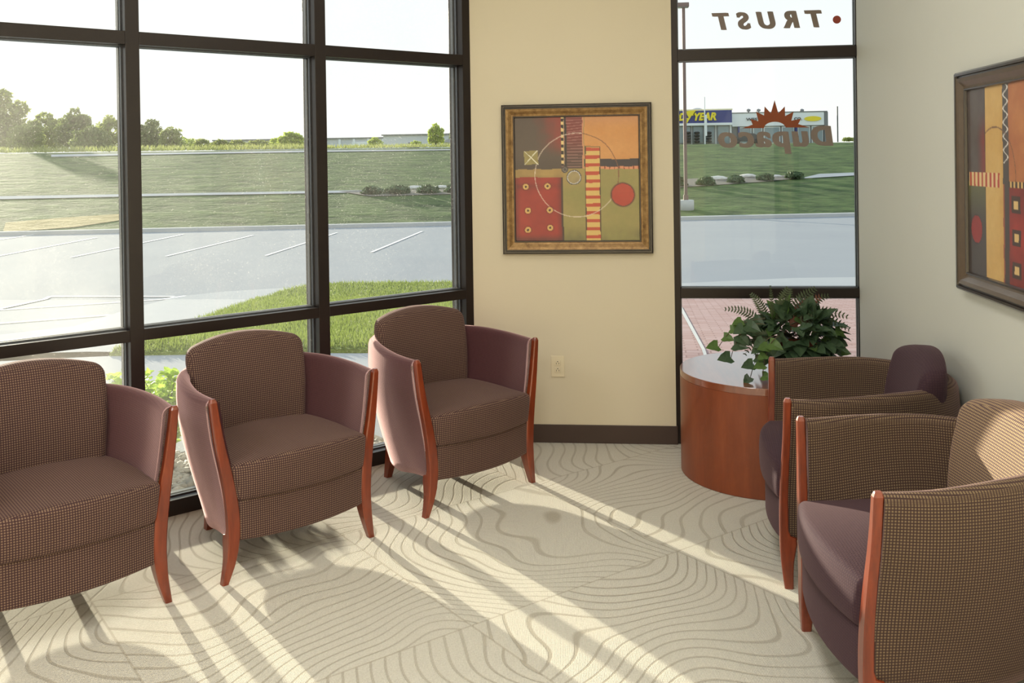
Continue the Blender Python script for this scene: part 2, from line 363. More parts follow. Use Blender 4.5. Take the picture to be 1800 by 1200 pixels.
# glazing of the window wall, in its own frame: X along s, Y outward
def glazing(name, ox, oy, rz, muls, rails, length, top, depth, pane_m, fw=.057, inset=.07, first=None):
    root = bpy.data.objects.new(name, None); C.objects.link(root); root.location = (ox, oy, 0); root.rotation_euler = (0, 0, rz); struct(root)
    for (a, b) in muls:
        bm = bmesh.new(); box(bm, a, b, 0, depth, 0, top, .002)
        box(bm, a-.006, b+.006, inset-.02, inset-.008, 0, top, 0, 1); box(bm, a-.006, b+.006, inset+.012, inset+.03, 0, top, 0, 1)
        from_bm('mullion', bm, [M['frame'], M['gasket']], root)
    for (z0, z1) in rails:
        for i in range(len(muls)-1):
            a, b = muls[i][1], muls[i+1][0]
            bm = bmesh.new(); box(bm, a, b, .001, depth, z0, z1, .002)
            box(bm, a, b, inset-.02, inset-.008, z0-.006, z1+.006, 0, 1); box(bm, a, b, inset+.012, inset+.03, z0-.006, z1+.006, 0, 1)
            from_bm('rail', bm, [M['frame'], M['gasket']], root)
    for i in range(len(muls)-1):
        a, b = muls[i][1], muls[i+1][0]
        for j in range(len(rails)-1):
            bm = bmesh.new(); box(bm, a-.004, b+.004, inset-.004, inset+.004, rails[j][1]-.004, rails[j+1][0]+.004)
            s_ = -(a+b)/2; pm = pane_m if name != 'window_1' else (M['pane_d'] if s_ > 1.8 else (M['pane'] if s_ > .9 else M['pane_c']))
            from_bm('pane', bm, pm, root)
    return root
muls = [(0.0, .05)] + [(.872+.885*i, .872+.885*i+.058) for i in range(7)]
muls[-1] = (6.95, 7.05)
RAILS = [(0, .068), (.780, .829), (2.042, 2.098), (CEIL-.05, CEIL)]
# local +X must run along -(Q,Q) and +Y outward (-Q,Q):  a mirrored frame, so the local X is negated
mulsn = [(-b, -a) for a, b in reversed(muls)]
w1 = glazing('window_1', XC, YD, math.radians(45), mulsn, RAILS, 7, CEIL, .13, M['pane'])
tag(w1, 'bronze framed window wall behind the three left chairs')
w2 = glazing('window_2', XP, YD+.008, 0, [(0, .033), (XR-XP+.0005, XR-XP+.06)], [(0, .068), (.780, .829), (2.042, 2.098), (CEIL-.05, CEIL)], 1, CEIL, .075, M['pane2'], inset=.034)
tag(w2, 'narrow bronze framed window beside the pier')

# lettering on the narrow window, reading from outside
def text_mesh(s, size, off=0, shear=0, ext=.0006, space=1.0, xs=1.0):
    cu = bpy.data.curves.new('t', 'FONT'); cu.body = s; cu.size = size; cu.offset = off; cu.shear = shear; cu.extrude = ext; cu.space_character = space; cu.align_x = 'LEFT'
    o = bpy.data.objects.new('t', cu); C.objects.link(o); bpy.context.view_layer.update()
    me = bpy.data.meshes.new_from_object(o.evaluated_get(bpy.context.evaluated_depsgraph_get())); C.objects.unlink(o); bpy.data.objects.remove(o)
    for v in me.vertices: v.co.x *= xs
    return me
def embolden(me, d):
    bm = bmesh.new(); bm.from_mesh(me); geo = bm.verts[:]+bm.edges[:]+bm.faces[:]
    for k in (-1, 1):
        r = bmesh.ops.duplicate(bm, geom=geo); bmesh.ops.translate(bm, verts=[v for v in r['geom'] if isinstance(v, bmesh.types.BMVert)], vec=(k*d, k*d*.15, k*.0004))
    bm.to_mesh(me); bm.free()
def text_obj(name, s, mat, loc, rot, size, width=None, height=None, parent=None, **kw):
    bold = kw.pop('bold', 0); me = text_mesh(s, size, **kw); embolden(me, bold) if bold else None; xs = [v.co.x for v in me.vertices]; ys = [v.co.y for v in me.vertices]
    sx = width/(max(xs)-min(xs)) if width else 1; sy = height/(max(ys)-min(ys)) if height else sx
    x0, y0 = min(xs), min(ys)
    for v in me.vertices: v.co.x = (v.co.x-x0)*sx; v.co.y = (v.co.y-y0)*sy
    me.materials.clear(); me.materials.append(mat)
    o = bpy.data.objects.new(name, me); C.objects.link(o); o.location = loc; o.rotation_euler = rot
    if parent: o.parent = parent
    return o
GY = YD+.008+.034-.006            # inner face of the narrow window's glass
def gp(x, y): return on_y(x, y, GY)
R2 = (math.pi/2, 0, math.pi)    # faces outdoors, so it reads backwards from the room
# TRUST : first letter at the right as seen from the room
pr, pl = gp(1445, 47), gp(1251, 51)
t1 = text_obj('window_lettering', 'TRUST', M['decal'], (pr.x, GY, 2.2), R2, .1, width=pr.x-pl.x, height=.094, off=.003, bold=.004, shear=.22, space=1.75)
tag(t1, 'grey vinyl word across the upper pane of the narrow window', 'lettering')
d = gp(1471, 34.5); V, Fc = lathe([(.0001, 0), (.021, 0), (.021, .0012), (.0001, .0012)], 32)
dt = mesh_obj('window_dot', V, Fc, M['decal_dot'], smooth=False); dt.location = (d.x, GY, d.z); dt.rotation_euler = (math.pi/2, 0, 0)
tag(dt, 'round red vinyl dot on the upper pane', 'decal')
lg = empty('window_logo', (gp(1360, 222).x, GY, gp(1360, 222).z), 0, label='vinyl logo of a rust sunburst over grey lettering on the pane', cat='decal')
# letters: D tall, the rest lower case
D0, D1 = gp(1465, 256), gp(1425, 222)
a = text_obj('capital_letter', 'D', M['decal'], (D0.x-lg.location.x, 0, D0.z-lg.location.z), R2, .1, width=D0.x-D1.x, height=.106, off=.003, bold=.004, shear=.12, parent=lg)
u0, u1 = gp(1422, 256), gp(1262, 258)
me = text_mesh('upaco', .1, off=.002, shear=.12, space=1.15); embolden(me, .0032)
xs = [v.co.x for v in me.vertices]; sx = (u0.x-u1.x)/(max(xs)-min(xs)); x0 = min(xs)
ymax = max(v.co.y for v in me.vertices); k = .079/ymax
for v in me.vertices: v.co.x = (v.co.x-x0)*sx; v.co.y *= k
me.materials.append(M['decal']); a = bpy.data.objects.new('small_letters', me); C.objects.link(a); a.parent = lg
a.location = (u0.x-lg.location.x, 0, u0.z-lg.location.z); a.rotation_euler = R2
# sunburst
bm = bmesh.new(); cx, cz = gp(1362, 232).x-lg.location.x, gp(1362, 225).z-lg.location.z
tips = [(1304, 225.5), (1319, 209), (1329, 196), (1344, 187), (1361.5, 176), (1379.5, 187), (1395, 196), (1408, 208.5), (1423, 224)]
val = [(1323, 219), (1333, 213), (1343, 203), (1355, 199), (1368, 199), (1380, 204), (1391, 212), (1403, 218)]
outer = []
for i, p in enumerate(tips):
    outer.append(p)
    if i < 8: outer.append(val[i])
inner = [(1381 - 0, 224)] + [(1362+19*math.cos(t_)*1.0, 225-11*math.sin(t_)) for t_ in [math.radians(v) for v in range(15, 180, 15)]] + [(1343, 225)]
poly = outer + inner
vs = []
for p in poly:
    g = gp(*p); vs.append(bm.verts.new((g.x-lg.location.x, 0, g.z-lg.location.z)))
f = bm.faces.new(vs); r = bmesh.ops.extrude_face_region(bm, geom=[f]); bmesh.ops.translate(bm, verts=[v for v in r['geom'] if isinstance(v, bmesh.types.BMVert)], vec=(0, -.0012, 0))
bmesh.ops.triangulate(bm, faces=bm.faces[:])
o = from_bm('sunburst', bm, M['decal_sun'], lg); o['label'] = 'rust brown sunburst with nine points'

# outlet on the pier
o = empty('wall_outlet', (-.294, YD, .412), 0, label='ivory double power outlet low on the cream pier', cat='outlet')
bm = bmesh.new(); box(bm, -.036, .036, -.006, 0, -.057, .057, .0025); from_bm('cover_plate', bm, M['outlet'], o)
for dz in (-.019, .019):
    bm = bmesh.new(); box(bm, -.0165, .0165, -.009, -.004, dz-.0135, dz+.0135, .003)
    rc = from_bm('receptacle', bm, M['outlet'], o)
    bm = bmesh.new(); box(bm, -.008, -.0055, -.0095, -.0085, dz-.007, dz+.002); box(bm, .0055, .008, -.0095, -.0085, dz-.007, dz+.002); box(bm, -.0025, .0025, -.0095, -.0085, dz+.005, dz+.0095)
    from_bm('slots', bm, M['slot'], rc)

# ------------------------------------------------------------------ pictures
def clampf(v, a=0, b=1): return max(a, min(b, v))
def mixc(a, b, t): t = clampf(t); return tuple(a[i]*(1-t)+b[i]*t for i in range(3))
def sm(a, b, x): t = clampf((x-a)/(b-a)); return t*t*(3-2*t)
def nz(x, y, s, k=0): return mnoise.noise(Vector((x*s, y*s, k*7.1)))
def art1(u, v):     # u right, v down, both 0..1
    wv = .004*nz(u, v, 9, 1); u += wv; v += .004*nz(u, v, 9, 2)
    n = nz(u, v, 6, 3)*.5+nz(u, v, 20, 4)*.3
    # ground
    if v < .42 and u < .375:
        c = mixc((92, 78, 70), (160, 60, 52), sm(.0, .3, u-.1-.35*v+.12*n) * (1-sm(.22, .34, v))*.9)
        c = mixc(c, (74, 62, 58), sm(.3, .42, v)*.5)
    elif u < .40 and v < .385:
        c = (40, 32, 32)
        if .378 < u < .398:
            c = (235, 205, 140) if (v*19+.3) % 1 < .5 else (40, 30, 30)
        if u < .376 or u > .398: c = (190, 160, 130)
    elif u < .56 and v < .42:
        c = mixc((130, 58, 56), (84, 62, 58), sm(.12, .4, v)); 
        if (v*42+.8*nz(u, v, 5, 6)) % 1 < .3: c = mixc(c, (196, 150, 140), .5)
        if abs(u-.555) < .006: c = (214, 150, 110)
        if abs(u-.412) < .008: c = (50, 40, 40)
    elif u >= .565 and v < .345:
        c = mixc((222, 160, 96), (214, 148, 84), n+.5); c = mixc(c, (206, 150, 120), sm(.12, 0, v)*.4)
    elif u >= .565 and v < .405: c = mixc((58, 50, 60), (48, 42, 52), n+.5)
    elif u >= .565 and v < .425: c = (226, 150, 110) if (u*26) % 1 < .8 else (140, 60, 40)
    elif v < .485 and u < .40: c = mixc((188, 156, 92), (160, 130, 80), n+.5+sm(.46, .49, v)*.4)
    elif u < .375:
        c = mixc((176, 56, 48), (150, 44, 42), n+.5); c = mixc(c, (110, 40, 40), sm(.05, 0, u)*.6 + sm(.33, .375, u)*.6)
        c = mixc(c, (92, 40, 40), .55*sm(.04, 0, abs(v-.56))*(.5+n)); c = mixc(c, (80, 44, 44), sm(.94, 1, v)*.6)
    elif u < .39: c = (70, 48, 44)
    else:
        c = mixc((150, 144, 84), (166, 150, 92), n+.5); c = mixc(c, (176, 146, 84), sm(.15, 0, abs(v-.47))*(.7 if u < .56 else 0))
        c = mixc(c, (96, 92, 60), sm(.86, 1, v)*(.4+n))
    # striped column
    if .575 < u < .685 and v > .245:
        c = (226, 190, 112) if ((v-.245)*15.6+.5 + 1.2*(u-.63)*nz(u, v, 3, 9)) % 1 < .58 else (196, 74, 50)
    elif .567 < u < .693 and v > .24: c = (80, 56, 44)
    # big circle
    r = math.hypot(u-.5, v-.47); 
    if abs(r-.338) < .0035: c = mixc(c, (232, 214, 196), .75) if u < .55 or v > .6 else mixc(c, (130, 84, 60), .8)
    # gold square with cross
    if .075 < u < .19 and .27 < v < .38:
        c = mixc((170, 156, 96), (146, 132, 80), n+.5)
        if abs((u-.1325)-(v-.325)) < .004 or abs((u-.1325)+(v-.325)) < .004: c = (240, 236, 214)
    # rings on the red field
    for (a_, b_) in ((.085, .56), (.262, .558), (.10, .755), (.278, .75), (.10, .91), (.278, .895)):
        q = math.hypot(u-a_, v-b_)
        if q < .034: c = mixc(c, (110, 36, 32), .4)
        if q < .024: c = (222, 180, 108)
        if q < .010: c = (70, 40, 34)
    # red disc
    q = math.hypot(u-.868, v-.632)
    if q < .105: c = mixc((90, 40, 38), c, sm(.088, .105, q))
    if q < .088: c = mixc((178, 58, 44), (196, 74, 56), n+.5)
    # small rings
    q = math.hypot(u-.478, v-.49)
    if q < .058: c = mixc((120, 108, 84), (180, 160, 110), n+.6)
    if .047 < q < .053: c = (214, 210, 206)
    if .053 < q < .06: c = (60, 54, 60)
    q = math.hypot(u-.405, v-.425)
    if q < .026: c = (80, 72, 72)
    if .012 < q < .016: c = (150, 140, 130)
    return c
def art2(u, v):     # u grows towards the viewer's right
    u += .003*nz(u, v, 9, 1); n = nz(u, v, 5, 3)*.5+nz(u, v, 18, 4)*.3
    if u < .235:
        c = mixc((96, 88, 84), (78, 66, 64), n+.5) if v < .5 else mixc((98, 98, 66), (70, 62, 60), sm(.5, .75, v))
        if v < .5: c = mixc(c, (140, 46, 42), sm(.12, .235, u)*sm(.1, .3, v)*.8)
    elif u < .242: c = (60, 44, 40)
    elif u < .46: c = mixc((218, 182, 112), (204, 160, 88), n+.5+sm(.4, .46, u)*.4)
    elif u < .53:
        c = mixc((84, 78, 76), (66, 54, 50), v)
        if v < .4 and abs(((u-.495)*10) - math.sin(v*90)*.25) < .06: c = (226, 222, 214)
        if v > .5 and u < .475: c = (150, 76, 56)
    elif v < .49: c = mixc((200, 136, 82), (170, 100, 60), n+.5+v*.3); 
    elif v < .52: c = (214, 176, 110) if (u*24) % 1 < .5 else (60, 40, 36)
    else:
        c = mixc((160, 48, 40), (110, 36, 34), n+.5)
        if (u-.56) % .2 < .1 and (v-.56) % .16 < .08: c = (66, 44, 38)
        if .025 < (u-.56) % .2 < .075 and .02 < (v-.56) % .16 < .06: c = (220, 184, 120)
    q = math.hypot(u-.36, v-.42)
    if .245 < math.hypot(u-.36, v-.46) < .252 and v < .5 and u > .245: c = mixc(c, (110, 76, 56), .8)
    if .015 < u < .425 and .445 < v < .525:
        c = (226, 196, 140) if (u*19) % 1 < .55 else (182, 70, 54)
        if v < .45 or v > .52: c = (90, 66, 52)
    q = math.hypot((u-.115)/.075, (v-.755)/.075)
    if q < 1.15: c = mixc((60, 44, 44), c, sm(1, 1.15, q))
    if q < 1: c = mixc((160, 44, 42), (136, 38, 40), n+.5)
    return c
def picture(name, loc, rz, W, H, art, label, n=200, gm='gilt'):
    root = empty(name, loc, rz, label=label, cat='picture')       # local X right, Y into the wall, Z up, origin at the centre
    # frame: mitred moulding, black outer lip, gilt cove, black inner lip
    prof = [(0, 0), (0, -.028), (.006, -.034), (.014, -.034), (.016, -.026), (.021, -.026), (.023, -.033), (.036, -.029), (.052, -.018), (.060, -.016), (.062, -.020), (.067, -.020), (.070, -.012), (.070, 0)]
    mk = [0, 0, 0, 0, 0, 0, 1, 1, 1, 1, 0, 0, 0]
    V = []; Fc = []; mi = []; m = len(prof)
    for (sx, sz) in ((-1, -1), (1, -1), (1, 1), (-1, 1)):
        for d_, y_ in prof: V.append((sx*(W/2-d_), y_, sz*(H/2-d_)))
    for c_ in range(4):
        for i in range(m-1):
            a_ = c_*m+i; b_ = ((c_+1) % 4)*m+i; Fc.append((a_, b_, b_+1, a_+1)); mi.append(mk[i])
    mesh_obj('frame', V, Fc, [M['frameblack'], M[gm]], root, smooth=False, midx=mi)
    w, h = W/2-.069, H/2-.069; V = []; Fc = []; cols = []
    for j in range(n+1):
        for i in range(n+1):
            u, v = i/n, j/n; V.append((-w+2*w*u, -.010, h-2*h*v)); cols.append(art(u, v))
    for j in range(n):
        for i in range(n): a_ = j*(n+1)+i; Fc.append((a_, a_+n+1, a_+n+2, a_+1))
    o = mesh_obj('canvas', V, Fc, M['paint'], root, smooth=False)
    ca = o.data.color_attributes.new('paint', 'FLOAT_COLOR', 'POINT'); buf = []
    for c_ in cols: buf += list(lin(c_))
    ca.data.foreach_set('color', buf)
    return root
picture('framed_painting', (-.177, YD, 1.4215), 0, .801, .802, art1, 'square framed abstract painting hanging on the cream pier')
M['gilt_dim'] = plain('dim_gilt', (92, 76, 58), .4, metal=.2, var=.2, scale=40, coat=.3)  # darkened gilt copy: the dull reflection on this frame is in the colour
picture('framed_painting', (XR, 3.64-.40, 1.427), math.radians(-90), .80, .788, art2, 'framed abstract painting on the right wall, cut by the photo edge', gm='gilt_dim')

# ------------------------------------------------------------------ lounge chairs
def interp(tab, z):
    if z <= tab[0][0]: return tab[0][1]
    for (a, fa), (b, fb) in zip(tab, tab[1:]):
        if z <= b:
            t = (z-a)/(b-a); return fa+(fb-fa)*t
    return tab[-1][1]
def spline(tab, z):
    n = len(tab)
    if z <= tab[0][0]: return tab[0][1]
    if z >= tab[-1][0]: return tab[-1][1]
    for i in range(n-1):
        if z <= tab[i+1][0]: break
    def sl(k):
        if k == 0: return (tab[1][1]-tab[0][1])/(tab[1][0]-tab[0][0])
        if k == n-1: return (tab[-1][1]-tab[-2][1])/(tab[-1][0]-tab[-2][0])
        return (tab[k+1][1]-tab[k-1][1])/(tab[k+1][0]-tab[k-1][0])
    h = tab[i+1][0]-tab[i][0]; t = (z-tab[i][0])/h; m0, m1 = sl(i)*h, sl(i+1)*h
    return (2*t**3-3*t*t+1)*tab[i][1]+(t**3-2*t*t+t)*m0+(-2*t**3+3*t*t)*tab[i+1][1]+(t**3-t*t)*m1
POSTX = [(0, .316), (.06, .300), (.12, .289), (.2, .284), (.3, .291), (.4, .307), (.5, .326), (.6, .341), (.678, .350)]
POSTW = [(0, .024), (.06, .034), (.15, .044), (.3, .046), (.45, .038), (.6, .030), (.678, .026)]
POSTY0 = [(0, -.002), (.08, -.011), (.15, -.014), (.3, -.013), (.42, -.009), (.55, -.003), (.678, 0)]
POSTD = [(0, .030), (.08, .042), (.150, .058), (.172, .056), (.18, .030), (.678, .026)]
def post_mesh(side):
    V = []; Fc = []; zs = [0, .03, .06, .09, .12, .15, .172, .178, .2, .24, .28, .32, .36, .4, .44, .48, .52, .56, .6, .64, .668, .676, .681]
    ring = 8; b = .004
    for i, z in enumerate(zs):
        x = spline(POSTX, min(z, .678)); w = spline(POSTW, min(z, .678))/2; y0 = spline(POSTY0, min(z, .678)); y1 = y0+interp(POSTD, min(z, .678))
        if z > .67: s_ = (.681-z)/.011; w = w-.005*(1-s_); y0 += .005*(1-s_); y1 -= .004*(1-s_)
        for (px, py) in ((x-w, y0+b), (x-w+b, y0), (x+w-b, y0), (x+w, y0+b), (x+w, y1-b), (x+w-b, y1), (x-w+b, y1), (x-w, y1-b)):
            V.append((side*px, py, z))
    n = len(zs)
    for i in range(n-1):
        for k in range(ring):
            q = (i*ring+k, i*ring+(k+1) % ring, (i+1)*ring+(k+1) % ring, (i+1)*ring+k); Fc.append(q if side > 0 else q[::-1])
    a = tuple(range(ring-1, -1, -1)); c = tuple((n-1)*ring+k for k in range(ring)); Fc += [a if side > 0 else a[::-1], c if side > 0 else c[::-1]]
    return V, Fc
BACKD = [(.11, .575), (.2, .615), (.3, .640), (.42, .655), (.55, .656), (.70, .648), (.76, .64)]
SIDEX = [(.11, .268), (.2, .285), (.3, .312), (.42, .345), (.55, .372), (.66, .380), (.76, .374)]
def topz(y): return .676 + .024*sm(0, .45, y)
def botz(y): return .165 - .05*sm(0, .4, y)
def blend(y): return sm(-.02, .2, y) if y < .2 else 1.0
def shell_pt(t, z, inset):
    # t in [-1,1]: left front -> round the back -> right front
    s = -1 if t < 0 else 1; q = 1-abs(t)            # q 0 front, 1 back centre
    W = spline(SIDEX, z)-inset; Dp = spline(BACKD, z)-inset
    W0 = spline(POSTX, z)+.018-inset
    y1 = .05; exp = 2.2; L1 = .07                    # share of the path spent on the straight side
    if q < L1: y = .022 + (y1-.022)*q/L1; x = W0 + (W-W0)*blend(y)
    else:
        th = (q-L1)/(1-L1)*math.pi/2
        y = y1 + (Dp-y1)*math.sin(th)**(2/exp); We = W0 + (W-W0)*blend(y); x = We*max(0, math.cos(th))**(2/exp)
    return s*x, y
def shell_mesh():
    NT_, prof = 72, []
    # closed section: outside going up, over the rolled top, inside going down, underneath
    th = .052
    for k in range(15): prof.append(('o', k/14))
    for k in range(1, 6): prof.append(('t', k/6))
    for k in range(15): prof.append(('i', 1-k/14))
    V = []; uv = []; m = len(prof); prev = None; arc = 0
    for a in range(NT_+1):
        t = -1+2*a/NT_; x_, y_ = shell_pt(t, .5, 0)
        if prev: arc += math.hypot(x_-prev[0], y_-prev[1])
        prev = (x_, y_)
        _, yy = shell_pt(t, .6, 0); zt = topz(yy); zb = botz(yy); r = th/2; vv = 0
        for kind, k in prof:
            if kind == 'o': z = zb+(zt-r-zb)*k; ins = .004*(1-abs(2*k-1)) - .006*math.sin(math.pi*k); vv = z
            elif kind == 't': ang = math.pi*k; z = zt-r+r*math.sin(ang); ins = r-r*math.cos(ang); vv = zt+k*th
            else: z = zb+(zt-r-zb)*k; ins = th; vv = zt+th+(zt-z)
            x, y = shell_pt(t, min(max(z, .11), .76), ins); y += (spline(POSTY0, z)+.004)*sm(.15, .02, y); V.append((x, y, z)); uv.append((arc, vv))
    Fc = []
    for a in range(NT_):
        for k in range(m): Fc.append((a*m+k, a*m+(k+1) % m, (a+1)*m+(k+1) % m, (a+1)*m+k))
    Fc.append(tuple(range(m))); Fc.append(tuple(NT_*m+k for k in range(m-1, -1, -1)))
    return V, [f[::-1] for f in Fc], uv
def rbox(sx, sy, sz, r, n=(20, 14, 8), fn=None):
    bm = bmesh.new(); V = {}; faces = []
    def P(p):
        c = [max(-(s/2-r), min(s/2-r, q)) for q, s in zip(p, (sx, sy, sz))]
        d = Vector((p[0]-c[0], p[1]-c[1], p[2]-c[2]))
        if d.length > 1e-9: d = d.normalized()*r
        return Vector(c)+d
    def key(p): return tuple(round(q, 6) for q in p)
    def vert(p):
        k = key(p)
        if k not in V: V[k] = bm.verts.new(P(p))
        return V[k]
    S = (sx, sy, sz)
    def ax(i):
        # cluster rows near the rounded edge
        s = S[i]/2; inner = s-r; m = n[i]
        core = [-inner + 2*inner*k/m for k in range(m+1)]; e = [r*math.tan(math.radians(q))/1.0 for q in (15, 30, 45)]
        return [-s, -inner-e[1]*.999 if False else -inner-r*.58, -inner-r*.27] + core + [inner+r*.27, inner+r*.58, s]
    A = [ax(i) for i in range(3)]
    for i, j, k in ((0, 1, 2), (1, 2, 0), (2, 0, 1)):
        for sgn in (-1, 1):
            for a in range(len(A[i])-1):
                for b in range(len(A[j])-1):
                    q = []
                    for (aa, bb) in ((a, b), (a+1, b), (a+1, b+1), (a, b+1)):
                        p = [0, 0, 0]; p[i] = A[i][aa]; p[j] = A[j][bb]; p[k] = sgn*S[k]/2; q.append(vert(p))
                    if sgn < 0: q = q[::-1]
                    if len(set(q)) == 4: bm.faces.new(q)
    if fn:
        for v in bm.verts: v.co = fn(v.co.copy())
    return bm
def box_uv_bm(o): box_uv(o)
def bow(x, b): return b*(1-(x/.29)**2) if abs(x) < .29 else 0
def inner_half(y, z):
    # half width inside the tub at depth y
    W = spline(SIDEX, z)-.048; Dp = spline(BACKD, z)-.048; W0 = spline(POSTX, z)-.03
    q = max(0, min(1, (y-.05)/(Dp-.05))); return (W0+(W-W0)*blend(y))*max(0, 1-q**2.2)**(1/2.2)
def apron_fn(co):
    z = .225+co.z; y = .254+co.y; k = clampf((.48-y)/.5)
    hw = spline(POSTX, z)-.022+.004
    x = co.x/.28*min(hw, inner_half(y, z) if y > .1 else hw)
    return Vector((x, y - bow(x, .036)*k, z - .012*(1-(x/.29)**2)*(1 if co.z < 0 else 0)*k + .0))
def seat_fn(co):
    z = .362+co.z; y = .250+co.y; k = clampf((.5-y)/.5)
    hw = spline(POSTX, z)-.020+.002
    x = co.x/.285*min(hw, inner_half(y, z) if y > .1 else hw)
    crown = (1-(x/.29)**2)*(1-((y-.2)/.38)**2)
    if co.z > 0: z += .026*max(0, crown) + .012*sm(0, .4, y)
    return Vector((x, y - bow(x, .045)*k - (.008*(1-(co.z/.075)**2) if co.y < -.2 else 0), z))
def back_fn(co):
    z = .585+co.z; x = co.x; h = (z-.40)/.40
    x *= .93+.07*sm(.4, .7, z)
    y = .462+co.y + .062*h*h
    if z > .5: z += .048*(1-(co.x/.27)**2)*sm(.5, .78, z)
    f = clampf(-co.y/.065)
    y -= .022*f*(1-(co.x/.27)**2)*(1-((co.z)/.2)**2)
    y -= .035*(abs(co.x)/.27)**2
    x *= 1-.16*clampf((co.y+.03)/.09)*sm(.85, .6, z) if z < .74 else 1-.10*clampf((co.y+.03)/.09)
    if co.y > 0: y -= .045*sm(.55, .85, z)*co.y/.06
    return Vector((x, y, z))
def leg_mesh(side):
    V = []; Fc = []
    for z, cx, cy, w in ((0, .128, .560, .014), (.06, .124, .548, .018), (.13, .120, .530, .024), (.18, .12, .525, .026)):
        for (a, b) in ((-w, -w), (w, -w), (w, w), (-w, w)): V.append((side*(cx+a), cy+b, z))
    for i in range(3):
        for k in range(4): q = (i*4+k, i*4+(k+1) % 4, (i+1)*4+(k+1) % 4, (i+1)*4+k); Fc.append(q if side > 0 else q[::-1])
    a = (3, 2, 1, 0); b = (12, 13, 14, 15); Fc += [a if side > 0 else a[::-1], b if side > 0 else b[::-1]]
    return V, Fc
def tube_uv(o): box_uv(o)
def make_chair(shell_m, seat_m, back_m, welt_m):
    root = empty('lounge_chair')
    V, Fc, uv = shell_mesh(); o = mesh_obj('armrest_shell', V, Fc, shell_m, root); uv_vals(o, uv)
    for s in (-1, 1):
        V, Fc = post_mesh(s); o = mesh_obj('front_leg', V, Fc, M['wood'], root, smooth=False)
        V, Fc = leg_mesh(s); mesh_obj('rear_leg', V, Fc, M['wood'], root, smooth=False)
        # check piping beside each post, outside and inside
        for off in (.012, -.022):
            pts = [(s*(spline(POSTX, z)+off*(1.0 if off > 0 else .9)+(.004 if off > 0 else 0)), .026+spline(POSTY0, z)+.004, z) for z in [.18+.025*k for k in range(20)]]
            V, Fc = tube(pts, .0048, 6); o = mesh_obj('piping', V, Fc, welt_m, root); tube_uv(o)
    o = from_bm('base_panel', rbox(.56, .52, .145, .012, (22, 16, 5), apron_fn), seat_m, root, smooth=True); box_uv(o)
    o = from_bm('seat_cushion', rbox(.57, .52, .135, .02, (24, 18, 5), seat_fn), seat_m, root, smooth=True); box_uv(o)
    o = from_bm('back_cushion', rbox(.52, .12, .375, .035, (24, 4, 18), back_fn), back_m, root, smooth=True); box_uv(o)
    return root
def copy_tree(o, parent=None):
    c = o.copy(); C.objects.link(c); c.parent = parent
    for ch in [q for q in SC.objects if q.parent == o]: copy_tree(ch, c)
    return c
CG = 'lounge chairs with wooden front legs'
left = make_chair(M['plum'], M['check'], M['check'], M['check_mid'])
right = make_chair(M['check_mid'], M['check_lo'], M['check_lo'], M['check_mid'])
def place(o, x, y, rz, label, **kw):
    o.location = (x, y, 0); o.rotation_euler = (0, 0, math.radians(rz)); tag(o, label, 'chair', CG); return o
L2, L3 = copy_tree(left), copy_tree(left)
place(left, -.588, 4.243, 48.3, 'brown checked tub chair in the corner, beside the outlet')
place(L2, -1.195, 3.552, 48.0, 'brown checked tub chair, middle of the three by the window wall')
place(L3, -1.765, 2.94, 47.6, 'brown checked tub chair at the left edge of the photo')
R2_ = copy_tree(right)
place(right, .625, 3.755, -95, 'plum tub chair right beside the round wooden table')
place(R2_, .620, 2.82, -85.6, 'plum tub chair nearest the camera under the right painting')
for q in SC.objects:
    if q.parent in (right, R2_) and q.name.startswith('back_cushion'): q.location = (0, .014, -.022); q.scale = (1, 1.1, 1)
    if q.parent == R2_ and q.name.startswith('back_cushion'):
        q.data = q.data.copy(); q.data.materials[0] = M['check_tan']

# ------------------------------------------------------------------ drum table
TX, TY, TR, TH = .749, 4.713, .42, .497
tb = empty('drum_table', (TX, TY, 0), 0, label='round cherry wood drum table under the potted plant', cat='table')
V, Fc = lathe([(TR-.004, 0), (TR, .004), (TR, TH-.034), (TR-.002, TH-.032)], 200); mesh_obj('drum', V, Fc, M['tableside'], tb, smooth=False)
V, Fc = lathe([(TR-.001, TH-.0315), (TR, TH-.031), (TR, TH-.002), (TR-.002, TH), (TR-.02, TH)], 200); o = mesh_obj('tabletop', V, Fc, M['tabletop'], tb, smooth=False)
for me_ in [c.data for c in SC.objects if c.parent == tb]:
    for p in me_.polygons:
        if abs(p.normal.z) > .9: p.use_smooth = False

# ------------------------------------------------------------------ plant
random.seed(11)
PLX, PLY = .885, 4.66
pot = empty('potted_plant', (PLX, PLY, TH+.001), 0, label='mixed ivy and fern plant in a terracotta pot on the drum table', cat='plant')
V, Fc = lathe([(.075, 0), (.09, .10), (.10, .11), (.102, .135), (.094, .135), (.088, .11), (.02, .108)], 40); mesh_obj('pot', V, Fc, M['terracotta'], pot)
def ivy_leaf(c, d, n, s):
    # a pointed lobed leaf, folded along its midrib
    d = d.normalized(); n = (n - d*n.dot(d)).normalized(); r = d.cross(n)
    out = [(0, 0, 0), (-.12, .42, .06), (.18, .50, .04), (.45, .36, .05), (.62, .30, .03), (1.0, 0, -.10)]
    V = []
    for (a, b, h) in out: V.append(c + d*a*s + r*b*s + n*h*s*1.2)
    for (a, b, h) in out[1:5]: V.append(c + d*a*s - r*b*s + n*h*s*1.2)
    mid = c + d*.35*s - n*.04*s; V.append(mid)
    m = 10; ring = [0, 1, 2, 3, 4, 5, 9, 8, 7, 6]
    return V, [(m, ring[i], ring[(i+1) % 10]) for i in range(10)]
def bez(p0, p1, p2, n=10):
    return [Vector(p0)*(1-t)**2+Vector(p1)*2*t*(1-t)+Vector(p2)*t*t for t in [i/n for i in range(n+1)]]
big = [[], []]
